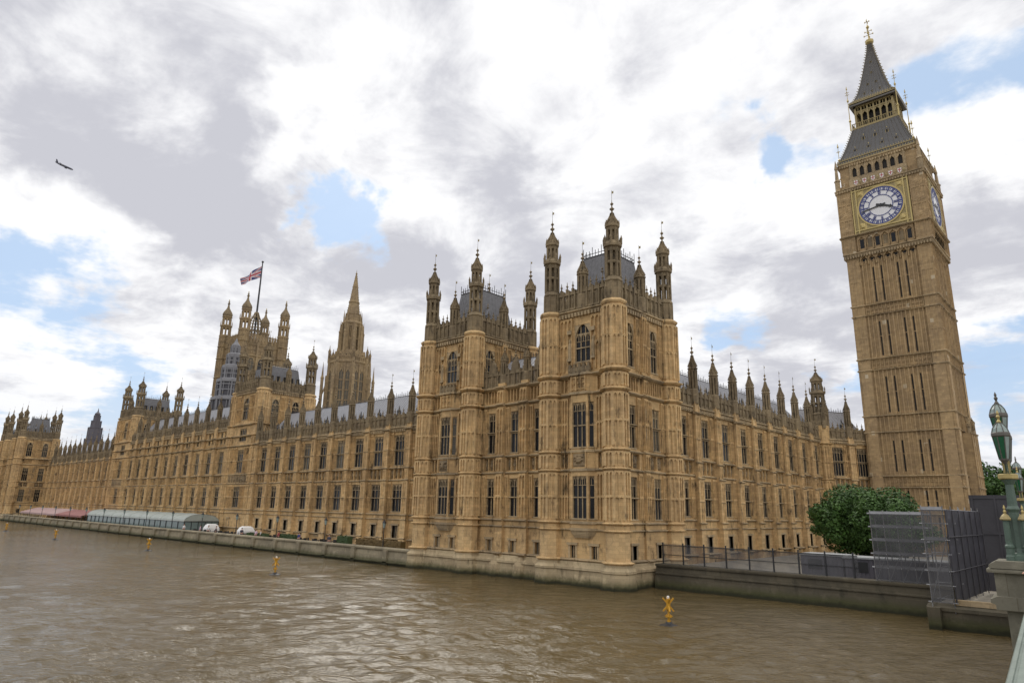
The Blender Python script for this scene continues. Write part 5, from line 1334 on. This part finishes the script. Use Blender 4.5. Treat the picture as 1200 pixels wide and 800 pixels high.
# stone pier carrying the lamp
lx = Vector((31.87, -29.10, 0)); lt = (lx-bo).dot(BD); lo = (lx-bo).dot(BN)
pi_ = MB().mat(BRST).at((lx.x, lx.y, 0), BANG)
pi_.box(-.62, .62, -.42, .9, -1.5, 4.5)
pi_.strip([(-.62, 4.5), (-.62, 4.62), (-.72, 4.66), (-.72, 4.74), (-.56, 4.82), (.9, 4.82), (.9, 4.5)], -.8, .8)
pi_.box(-.62, .62, -.58, .9, 4.82, 5.38); pi_.box(-.75, .75, -.72, .92, 5.38, 5.46); pi_.mat(BRST); pi_.strip([(-.66, 5.48), (-.66, 5.56), (-.5, 5.66), (.7, 5.66), (.85, 5.56), (.85, 5.48)], -.7, .7); pi_.box(-.65, .65, -.6, .8, 5.45, 5.49)
pi_.lathe(0, -.2, [(1.6, -1.5), (1.5, .5), (1.2, .7)], 10)
bpar('lamp_pier', pi_, br)
q2 = bp(45.0, -1.0); pj = MB().mat(BRST).at((q2.x, q2.y, 0), BANG); pj.box(-.6, .6, -.4, .9, .9, 4.6); pj.strip([(-.55, 4.6), (-.55, 5.3), (-.7, 5.4), (-.6, 5.6), (.8, 5.6), (.8, 4.6)], -.65, .65); bpar('lamp_pier', pj, br)
def bridge_lamp(label, loc, group):
    root = thing('street_lamp', label, 'street lamp', loc, group)
    s = MB().mat(GREEN); s.lathe(0, 0, [(.34, 0), (.34, .12), (.2, .2), (.165, .3), (.15, 1.2), (.2, 1.28), (.15, 1.36), (.125, 1.9), (.2, 2.0), (.22, 2.04)], 8); s.mat(GOLD); s.lathe(0, 0, [(.27, 2.04), (.3, 2.06), (.3, 2.16), (.24, 2.18)], 8); s.mat(GREEN); s.lathe(0, 0, [(.1, 2.18), (.085, 2.7), (.14, 2.78), (.12, 2.85)], 8); s.mat(GOLD)
    for k in range(8): t = k*math.pi/4; s.box(.09*math.cos(t)-.018, .09*math.cos(t)+.018, .09*math.sin(t)-.018, .09*math.sin(t)+.018, 2.2, 2.7)
    s.build('post', root)
    for k in range(4):
        a = k*math.pi/2+math.pi/4; c = MB().mat(GREEN).at((.34*math.cos(a), .34*math.sin(a), 0), 0)
        c.lathe(0, 0, [(.15, 0), (.15, .1), (.125, .14), (.12, .3), (.14, .32), (.14, .36), (.1, .4), (.095, .98), (.14, 1.0)], 8); c.mat(GOLDS); c.lathe(0, 0, [(.16, 1.0), (.17, 1.03), (.12, 1.1), (.04, 1.16)], 8); c.mat(GOLD); c.lathe(0, 0, [(.03, 1.15), (.045, 1.22), (.02, 1.26), (.035, 1.3), (.005, 1.38)], 6); c.build('corner_column', root)
    arm = MB().mat(GREEN)
    for sg in (-1, 1):
        prev = None
        for j in range(7): t = j/6; p = Vector((0, sg*.6*t, 2.35-.16*math.sin(t*3.14)+.1*t)); (arm.bar(prev, p, .035, 6) if prev else None); prev = p
    arm.build('arm', root)
    def lantern(y, z):
        L = MB().at((0, y, z), 0).mat(IRONR)
        L.lathe(0, 0, [(.04, -.1), (.1, -.02), (.15, 0), (.155, .04)], 8); L.lathe(0, 0, [(.265, .6), (.29, .63), (.285, .7), (.255, .72)], 8)
        for k in range(8): t = math.pi/8+k*math.pi/4; c_, s_ = math.cos(t), math.sin(t); L.bar((.15*c_, y+.15*s_, z+.03), (.26*c_, y+.26*s_, z+.62), .016)
        for k in range(8):
            t = math.pi/8+k*math.pi/4; c_, s_ = math.cos(t), math.sin(t); prev = None
            for r, zz in ((.26, .71), (.22, .82), (.14, .92), (.06, .98)): p = Vector((r*c_, y+r*s_, z+zz)); (L.bar(prev, p, .013) if prev else None); prev = p
        ob = L.build('lantern', root)
        g = MB().at((0, y, z), 0)
        for k in range(8):
            t0 = math.pi/8+k*math.pi/4; t1 = t0+math.pi/4; g.mat(GREEND if k in (4, 5, 0, 1) else GLASSW)
            g.add([(.145*math.cos(t0), y+.145*math.sin(t0), z+.04), (.145*math.cos(t1), y+.145*math.sin(t1), z+.04), (.255*math.cos(t1), y+.255*math.sin(t1), z+.6), (.255*math.cos(t0), y+.255*math.sin(t0), z+.6)], [(0, 1, 2, 3)])
        g.mat(GLASSW); g.lathe(0, 0, [(.25, .71), (.21, .82), (.13, .915), (.05, .97)], 8)
        g.build('glass', ob)
        f = MB().at((0, y, z), 0).mat(GOLD if y else IRONR); f.lathe(0, 0, [(.06, .96), (.07, 1.0), (.03, 1.06), (.065, 1.13), (.03, 1.18), (.045, 1.22), (.008, 1.3)], 8); f.build('finial', ob)
    lantern(-.62, 2.5); lantern(.62, 2.5); lantern(0.0, 3.06)
    st = MB().mat(GREEN); st.lathe(0, 0, [(.07, 2.85), (.05, 2.95), (.09, 3.0)], 8); st.build('lantern_stem', root)
    return root
# main lamp on the pier; copies farther along the bridge
lamp = bridge_lamp('green and gold bridge lamp with three lanterns on a stone pier, the nearest', (lx.x, lx.y, 5.66), 'bridge lamps')
lamp.rotation_euler = (0, 0, BANG-math.pi/2); lamp.scale = (.78, .78, 1.0)
l2 = copy_tree(lamp); q_ = bp(45.0, -1.0); l2.location = (q_.x, q_.y, 5.6); l2['label'] = 'smaller farther bridge lamp partly cut by the right edge, behind the nearest one'

# ================================================================== TERRACE LIFE
def terrace_lamp(x, label):
    root = thing('terrace_lamp', label, 'street lamp', (x, 1.1, 1.1), 'black lamp posts along the terrace')
    s = MB().mat(BLACK); s.lathe(0, 0, [(.16, 0), (.16, .3), (.07, .45), (.05, 2.9), (.12, 3.0)], 8); s.build('post', root)
    g = MB().mat(GLASSW); g.lathe(0, 0, [(.13, 3.02), (.24, 3.6)], 6); g.mat(BLACK); g.lathe(0, 0, [(.28, 3.6), (.2, 3.75), (.05, 3.95), (.02, 4.15)], 6); g.build('lantern', root); return root
tl = None
for i in range(15):
    x = -35.5-i*13.2
    lab = 'black terrace lamp post nearest the corner pavilion' if i == 0 else 'black lamp post with a pale lantern in the row along the river terrace'
    if tl is None: tl = terrace_lamp(x, lab)
    else:
        c = copy_tree(tl); c.location.x = x; c['label'] = lab
def marquee():
    x0, x1, y0, y1 = -156.5, -98.5, 2.2, 8.6; root = thing('marquee', 'long grey-green marquee with a barrel roof and clear glazed sides on the terrace', 'marquee', (x0, y0, 1.1))
    r_ = MB().mat(PVC); ym = (y0+y1)/2; hw = (y1-y0)/2+.15; N = 12; n = 10
    for b in range(n):
        xa, xb = x0+(x1-x0)*b/n, x0+(x1-x0)*(b+1)/n
        for k in range(N):
            t0, t1 = math.pi*k/N, math.pi*(k+1)/N
            q_ = [(ym-hw*math.cos(t), 3.25+1.35*math.sin(t)) for t in (t0, t1)]
            r_.add([(xa, q_[0][0], q_[0][1]), (xb-.05, q_[0][0], q_[0][1]), (xb-.05, q_[1][0], q_[1][1]), (xa, q_[1][0], q_[1][1])], [(0, 1, 2, 3)])
        for k in range(N):
            t0, t1 = math.pi*k/N, math.pi*(k+1)/N; r_.bar((xa, ym-hw*math.cos(t0), 3.25+1.37*math.sin(t0)), (xa, ym-hw*math.cos(t1), 3.25+1.37*math.sin(t1)), .09)
    for xe in (x0, x1):
        pts = [(xe, ym-hw*math.cos(math.pi*k/N), 3.2+1.35*math.sin(math.pi*k/N)) for k in range(N+1)]; r_.add(pts, [tuple(range(N+1))])
    bpar('roof', r_, root)
    s = MB().mat(CLEAR).at((0, y0, 0), 0); s.box(x0, x1, -.06, 0, 1.3, 3.2); s.at((x1, 0, 0), math.pi/2); s.box(y0, y1, -.06, 0, 1.3, 3.2); bpar('glazing', s, root)
    f = MB().mat(BLACK)
    for b in range(21): x = x0+(x1-x0)*b/20; f.at((x, y0, 0), 0); f.box(-.07, .07, .0, .1, 1.1, 3.3)
    f.at((0, y0, 0), 0); f.box(x0, x1, 0, .08, 3.15, 3.3); f.box(x0, x1, 0, .06, 1.1, 1.45)
    f.at((x1, 0, 0), math.pi/2); f.box(y0, y1, 0, .08, 3.15, 3.3)
    for k in range(6): a = y0+(y1-y0)*k/5; f.box(a-.05, a+.05, 0, .08, 1.1, 3.3)
    bpar('frame', f, root)
marquee()
def awning(x0, x1, m, label, z=4.2):
    root = thing('terrace_awning', label, 'awning', (x0, 2, 1.1), 'canvas awnings on the terrace'); c = MB().mat(m)
    c.add([(x0, 1.8, 3.0), (x1, 1.8, 3.0), (x1, 6.2, z), (x0, 6.2, z), (x1, 9.2, z-.5), (x0, 9.2, z-.5)], [(0, 1, 2, 3), (3, 2, 4, 5)]); c.at((0, 1.8, 0), 0); c.box(x0, x1, -.03, .0, 2.55, 3.0); c.add([(x1, 1.8, 3.0), (x1, 6.2, z), (x1, 9.2, z-.5), (x1, 6.2, 3.0)], [(0, 1, 2, 3)])
    bpar('canvas', c, root); p = MB().mat(BLACK)
    n = max(2, int((x1-x0)/4))
    for k in range(n+1):
        x = x0+(x1-x0)*k/n; p.at((x, 1.95, 0), 0); p.box(-.05, .05, -.05, .05, 1.1, 3.0)
    bpar('frame', p, root)
awning(-222, -183, PINK2, 'long faded pink canvas awning on the terrace, below the far wing', 4.3); awning(-183, -160, PINK, 'deeper red canvas awning between the pink awning and the marquee', 4.2)
def tent(x, label, w=2.4):
    root = thing('canopy_tent', label, 'tent', (x, 4.5, 1.1), 'white tents on the terrace'); h = w/2; c = MB().mat(CANV)
    ring = [(-h, -1.6, 2.5), (h, -1.6, 2.5), (h, 1.6, 2.5), (-h, 1.6, 2.5)]; r2 = [(a*.75, b*.75, 3.2) for a, b, _ in ring]; top = [(a*.5, b*.5, 3.4) for a, b, _ in ring]; low = [(a, b, 1.6) for a, b, _ in ring]
    pts = low+ring+r2+top; fs = []
    for L in range(3):
        for k in range(4): fs.append((L*4+k, L*4+(k+1) % 4, L*4+4+(k+1) % 4, L*4+4+k))
    fs.append((12, 13, 14, 15)); c.v = [(a, b, z-1.1) for a, b, z in pts]
    for f in fs: c.f.append(list(f)); c.mi.append(0)
    root.scale = (.72, .72, .82); c.build('canvas', root)
    for a, b, _ in ring: p = MB().mat(STEEL).at((a, b, 0), 0); p.box(-.04, .04, -.04, .04, 0, 1.4); p.build('leg', root)
tent(-78.5, 'white canopy tent on the terrace, nearer of the two white tents'); tent(-92, 'white canopy tent below the first inner tower, close to the marquee end', 2.3)
# dark doorway in the tower foot
def hedge(x0, x1, y, zt, m, label, seed):
    rng = np.random.RandomState(seed); root = thing('terrace_hedge', label, 'hedge', ((x0+x1)/2, y, 1.1), 'clipped hedges and planters on the terrace'); L = x1-x0
    n = int(L*320); c = np.stack([rng.uniform(-L/2, L/2, n), rng.uniform(-.5, .5, n), rng.uniform(.1, zt-1.1, n)*(1-.12*rng.rand(n))], 1); d = rng.normal(size=(n, 3)); d /= np.linalg.norm(d, axis=1)[:, None]; e = np.cross(d, rng.normal(size=(n, 3))); e /= np.linalg.norm(e, axis=1)[:, None]; f_ = np.cross(d, e); s = .1
    co = np.stack([c-e*s, c-f_*s*.6, c+e*s, c+f_*s*.6], 1).reshape(-1, 3); me = bpy.data.meshes.new('foliage'); me.from_pydata(co.tolist(), [], np.arange(4*n).reshape(n, 4).tolist()); me.materials.append(m); link('foliage', me, root)
    b = MB().mat(m); b.box(-L/2, L/2, -.38, .38, 0, zt-1.25); b.mat(BARK); b.box(-L/2-.06, L/2+.06, -.55, .55, 0, .35); b.build('planter', root)
hedge(-41.5, -32.2, 1.6, 2.75, HEDGEB, 'brown leafy hedge on the terrace close to the corner pavilion', 1); hedge(-46, -43.5, 1.7, 2.9, HEDGE, 'dark green bush beside the brown hedge on the terrace', 2); hedge(-62, -57, 1.8, 2.5, HEDGE, 'low green planter row in the middle of the terrace', 3); hedge(-72, -66, 1.8, 2.35, HEDGE, 'low green planter row near the nearest white tent', 4)
# tables and chairs, dark furniture along the terrace
def table_set():
    root = thing('terrace_table', 'dark round terrace table with bench seats behind the river wall', 'table', (0, 0, 1.1), 'dark tables along the terrace'); t = MB().mat(BLACK); t.lathe(0, 0, [(.7, .72), (.7, .78)], 12); t.build('tabletop', root); l = MB().mat(BLACK); l.lathe(0, 0, [(.35, 0), (.06, .08), (.06, .72)], 8); l.build('leg', root)
    for k in range(4):
        a = k*math.pi/2+.4; s = MB().mat(BLACK).at((1.1*math.cos(a), 1.1*math.sin(a), 0), a+math.pi/2); s.box(-.24, .24, -.22, .22, .42, .47); s.box(-.24, .24, -.26, -.22, .45, .95); [s.box(x-.025, x+.025, y-.025, y+.025, 0, .42) for x in (-.2, .2) for y in (-.2, .2)]; s.build('chair_seat', root)
    return root
tb = table_set(); tb.location = (-50, 3.0, 1.1); rr = random.Random(9)
for i in range(13):
    c = copy_tree(tb); c.location = (-53.5-i*3.4, 2.4+rr.random()*1.6, 1.1); c.rotation_euler = (0, 0, rr.random()*3)

# ================================================================== PEOPLE
def skin_body(name, edges, pts, rad, m, parent, loc, rot=0):
    me = bpy.data.meshes.new(name); me.from_pydata([tuple(p) for p in pts], edges, []); o = link(name, me, parent, loc, rot)
    sk = o.modifiers.new('skin', 'SKIN'); me.skin_vertices.new() if not me.skin_vertices else None
    for i, r_ in enumerate(rad):
        v = me.skin_vertices[0].data[i]; v.radius = (r_, r_)
    me.skin_vertices[0].data[0].use_root = True
    ss = o.modifiers.new('sub', 'SUBSURF'); ss.levels = 1; ss.render_levels = 1; me.materials.append(m)
    dg = bpy.context.evaluated_depsgraph_get(); ev = o.evaluated_get(dg); nm = bpy.data.meshes.new_from_object(ev); o.modifiers.clear(); o.data = nm; nm.materials.clear(); nm.materials.append(m)
    return o
def person(label, loc, rot, top, legs, lean=0.0, arms='down'):
    root = thing('person', label, 'person', loc, None); root.rotation_euler = (0, 0, rot)
    B = [(0, 0, .95), (0, -.02-lean*.1, 1.15), (0, -.02-lean*.25, 1.38), (0, -lean*.32, 1.47), (0, -lean*.34, 1.54), (0, -.02-lean*.36, 1.64), (0, -lean*.36, 1.72)]
    rad = [.14, .13, .15, .06, .055, .098, .08]; E = [(0, 1), (1, 2), (2, 3), (3, 4), (4, 5), (5, 6)]; P = list(B)
    for sg in (-1, 1):
        i = len(P); P += [(sg*.1, 0, .86), (sg*.11, -.02, .5), (sg*.11, .02, .09), (sg*.12, -.13, .045)]; rad += [.095, .065, .048, .042]; E += [(0, i), (i, i+1), (i+1, i+2), (i+2, i+3)]
        i = len(P); ly = -lean*.25
        if arms == 'rest': P += [(sg*.19, ly-.02, 1.38), (sg*.24, ly-.16, 1.13), (sg*.1, ly-.45, 1.13), (sg*.06, ly-.53, 1.14)]
        else: P += [(sg*.19, ly-.02, 1.38), (sg*.24, ly, 1.12), (sg*.23, ly-.1, .9), (sg*.22, ly-.13, .82)]
        rad += [.06, .048, .036, .038]; E += [(2, i), (i, i+1), (i+1, i+2), (i+2, i+3)]
    skin_body('body', E, P, rad, SKIN, root, (0, 0, 0))
    t = MB().mat(top); cy = -lean*.2
    n = len(P)
    # clothing: slightly larger sleeves and trousers over the body
    PT = [B[0], B[1], B[2], (0, -lean*.3, 1.44)]; ET = [(0, 1), (1, 2), (2, 3)]; RT = [.16, .15, .17, .075]
    for sg, off in ((-1, 11), (1, 19)):
        i = len(PT); PT += [P[off], P[off+1], tuple(Vector(P[off+1]).lerp(Vector(P[off+2]), .8))]; RT += [.075, .06, .047]; ET += [(2, i), (i, i+1), (i+1, i+2)]
    skin_body('shirt', ET, PT, RT, top, root, (0, 0, 0))
    PL = [(0, 0, .98)]; EL = []; RL = [.165]
    for off in (7, 15):
        i = len(PL); PL += [P[off], P[off+1], P[off+2]]; RL += [.112, .082, .066]; EL += [(0, i), (i, i+1), (i+1, i+2)]
    skin_body('trousers', EL, PL, RL, legs, root, (0, 0, 0))
    h = MB().mat(HAIR); h.lathe(0, lean*.36-.02, [(.095, 1.66), (.112, 1.7), (.1, 1.77), (.05, 1.815), (.01, 1.825)], 10); h.build('hair', root, smooth=True)
    return root
person('person in a pale pink top behind the river wall, near the nearest white tent', (-68.5, 1.3, 1.1), 0.3, CLO2, CLO1); person('person in white beside the person in pink on the terrace', (-67.4, 1.5, 1.1), -.5, CLO3, CLO1)
person('person in dark clothes standing on the terrace beside the tents', (-74.0, 1.6, 1.1), 1.0, CLO1, CLO1); person('person in white standing at the near end of the marquee', (-96.4, 1.4, 1.1), .6, CLO3, CLO1)
for x_, y_, r_, m_, lab in [(-56, 1.5, .2, NAVY, 'person in a navy top by the low green planters'), (-61.5, 1.3, 2.0, REDP, 'person in a red top at the river wall'), (-83, 1.4, -.3, CLO1, 'person in black between the two white tents'), (-86.5, 1.6, 1.1, CLO3, 'person in a white top between the two white tents'), (-48, 1.4, .9, CLO1, 'person in black near the dark green bush'), (-89, 1.3, .1, CLO2, 'person in a pink top left of the nearer white tent')]:
    person(lab, (x_, y_, 1.1), r_, m_, CLO1)
# visitor leaning on the bridge parapet; only a hand reaches into the picture
hp = bp(15.9, .62); vis = person('person at the bridge parapet whose hand rests on the green rail', (hp.x, hp.y, 4.55), BANG-math.pi/2-math.pi/2+math.pi, CLO1, CLO1, 1.0, 'rest')
vis.rotation_euler = (0, 0, math.atan2(-BN.y, -BN.x)+math.pi/2)
hd = []
hloc = bp(15.85, -.36, 5.74)
hand = link('hand', None, None) if False else None
HP = [(0, 0, 0), (0, -.05, .008), (0, -.085, .01)]; HE = [(0, 1), (1, 2)]; HR = [.028, .036, .034]
ho = skin_body('hand', HE, HP, HR, SKIN, None, (0, 0, 0))
fin = []
for k, (fxp, L) in enumerate(((-.036, .07), (-.012, .08), (.013, .076), (.035, .06))):
    f = skin_body('finger', [(0, 1), (1, 2), (2, 3)], [(fxp, -.085, .012), (fxp*1.1, -.085-L*.45, .016), (fxp*1.12, -.085-L*.8, .0), (fxp*1.1, -.085-L, -.018)], [.0105, .0095, .0085, .007], SKIN, ho, (0, 0, 0))
skin_body('thumb', [(0, 1), (1, 2)], [(.035, -.03, .0), (.068, -.055, .0), (.078, -.085, -.006)], [.014, .011, .009], SKIN, ho, (0, 0, 0))
fo = skin_body('forearm', [(0, 1), (1, 2)], [(0, .0, .0), (0, .12, .01), (0, .3, .03)], [.027, .036, .045], SKIN, ho, (0, 0, 0))
# hang the hand on the visitor
mw = Matrix.Translation(hloc) @ Matrix.Rotation(math.atan2(-BN.y, -BN.x)+math.pi/2, 4, 'Z')
bpy.context.view_layer.update()
ho.parent = vis; ho.matrix_parent_inverse = Matrix(); ho.matrix_local = vis.matrix_world.inverted() @ mw

# ================================================================== BUOYS AND AIRCRAFT
def buoy():
    root = thing('marker_buoy', 'yellow marker buoy with an X topmark, nearest, below the corner pavilion', 'buoy', (11.96, -12.59, 0), 'yellow river marker buoys')
    f = MB().mat(BLACK); f.lathe(0, 0, [(.1, -.4), (.75, -.3), (.8, -.05), (.7, .06), (.3, .16), (.22, .3)], 14); f.build('float', root)
    p = MB().mat(YEL); p.lathe(0, 0, [(.09, .25), (.07, 1.1)], 8); p.lathe(0, 0, [(.25, .62), (.25, .74)], 8); p.lathe(0, 0, [(.14, .3), (.14, .42)], 8)
    for k in range(4): t = k*math.pi/2+.4; p.bar((.0, 0, .9), (.3*math.cos(t), .3*math.sin(t), .68), .03)
    p.build('post', root)
    x = MB().mat(YEL)
    for yaw in (.75, .75+math.pi/2):
        c_, s_ = math.cos(yaw), math.sin(yaw)
        for sg in (-1, 1): x.bar((-.42*c_*sg, -.42*s_*sg, 1.05), (.42*c_*sg, .42*s_*sg, 2.0), .075)
    x.lathe(0, 0, [(.16, 1.2), (.16, 1.95)], 8); x.build('topmark', root)
    root.scale = (.78, .78, .8)
    l = MB().mat(WHITEP); l.lathe(0, 0, [(.1, 1.95), (.11, 2.1), (.04, 2.16)], 8); l.build('lamp', root); return root
b0 = buoy()
for (x, y, lab) in [(-29.43, -16.2, 'yellow marker buoy below the near river wing, second from the corner'), (-69.8, -13.8, 'yellow marker buoy in the middle distance, in line with the marquee end'), (-105.4, -16.5, 'small yellow marker buoy near the left edge, under the red awning'), (-145.4, -15.9, 'tiny farthest yellow marker buoy at the left edge')]:
    c = copy_tree(b0); c.location = (x, y, 0); c.rotation_euler = (0, 0, random.random()*.5); c['label'] = lab
def aircraft():
    d = pxd(76, 195).normalized()*1500; root = thing('airliner', 'tiny dark aircraft flying in front of the grey cloud at the upper left', 'aircraft', CAM_LOC+d)
    b = MB().mat(JET)
    b.v = []; N = 10
    prof = [(-14, .3), (-13, 1.0), (-10, 1.7), (-4, 1.9), (6, 1.9), (11, 1.2), (15, .5), (16, .2)]
    pts = [(x, r_*math.cos(2*math.pi*k/N), r_*math.sin(2*math.pi*k/N)) for x, r_ in prof for k in range(N)]
    b.add(pts, [(i*N+k, i*N+(k+1) % N, (i+1)*N+(k+1) % N, (i+1)*N+k) for i in range(len(prof)-1) for k in range(N)]+[tuple(range(N-1, -1, -1)), tuple((len(prof)-1)*N+k for k in range(N))])
    b.build('fuselage', root)
    for sg in (-1, 1):
        w_ = MB().mat(JET); w_.add([(-3, sg*1.5, -.6), (3, sg*1.5, -.6), (6.5, sg*16, 1.0), (4.5, sg*16, 1.0), (-3, sg*1.5, -1.0), (3, sg*1.5, -1.0), (6.5, sg*16, .8), (4.5, sg*16, .8)], [(0, 1, 2, 3), (7, 6, 5, 4), (0, 3, 7, 4), (1, 5, 6, 2), (2, 6, 7, 3), (0, 4, 5, 1)]); w_.build('wing', root)
        e = MB().mat(JET); e.at((0, 0, 0), 0); e.bar((-2.5, sg*5.5, -1.7), (1.2, sg*5.5, -1.6), 1.0, 10, .7); e.build('engine', root)
        t_ = MB().mat(JET); t_.add([(12, sg*.6, .6), (14.5, sg*.6, .6), (16, sg*5.5, 1.2), (14.6, sg*5.5, 1.2), (12, sg*.6, .3), (14.5, sg*.6, .3), (16, sg*5.5, 1.0), (14.6, sg*5.5, 1.0)], [(0, 1, 2, 3), (7, 6, 5, 4), (0, 3, 7, 4), (1, 5, 6, 2), (2, 6, 7, 3)]); t_.build('tailplane', root)
    f = MB().mat(JET); f.add([(11, -.15, 1.2), (15, -.15, .8), (17, -.15, 6.4), (15.2, -.15, 6.4), (11, .15, 1.2), (15, .15, .8), (17, .15, 6.4), (15.2, .15, 6.4)], [(0, 1, 2, 3), (7, 6, 5, 4), (0, 3, 7, 4), (1, 5, 6, 2), (2, 6, 7, 3)]); f.build('fin', root)
    # nose towards the lower right of the picture, seen nearly side-on
    nose = (rx*.86-ux*.38+fx*.35).normalized(); up = Vector((0, 0, 1)); side = nose.cross(up).normalized(); up2 = side.cross(nose)
    bank = Matrix.Rotation(R(14), 3, nose)
    M3 = bank @ Matrix((-nose, side, up2)).transposed(); root.rotation_euler = M3.to_euler()
aircraft()
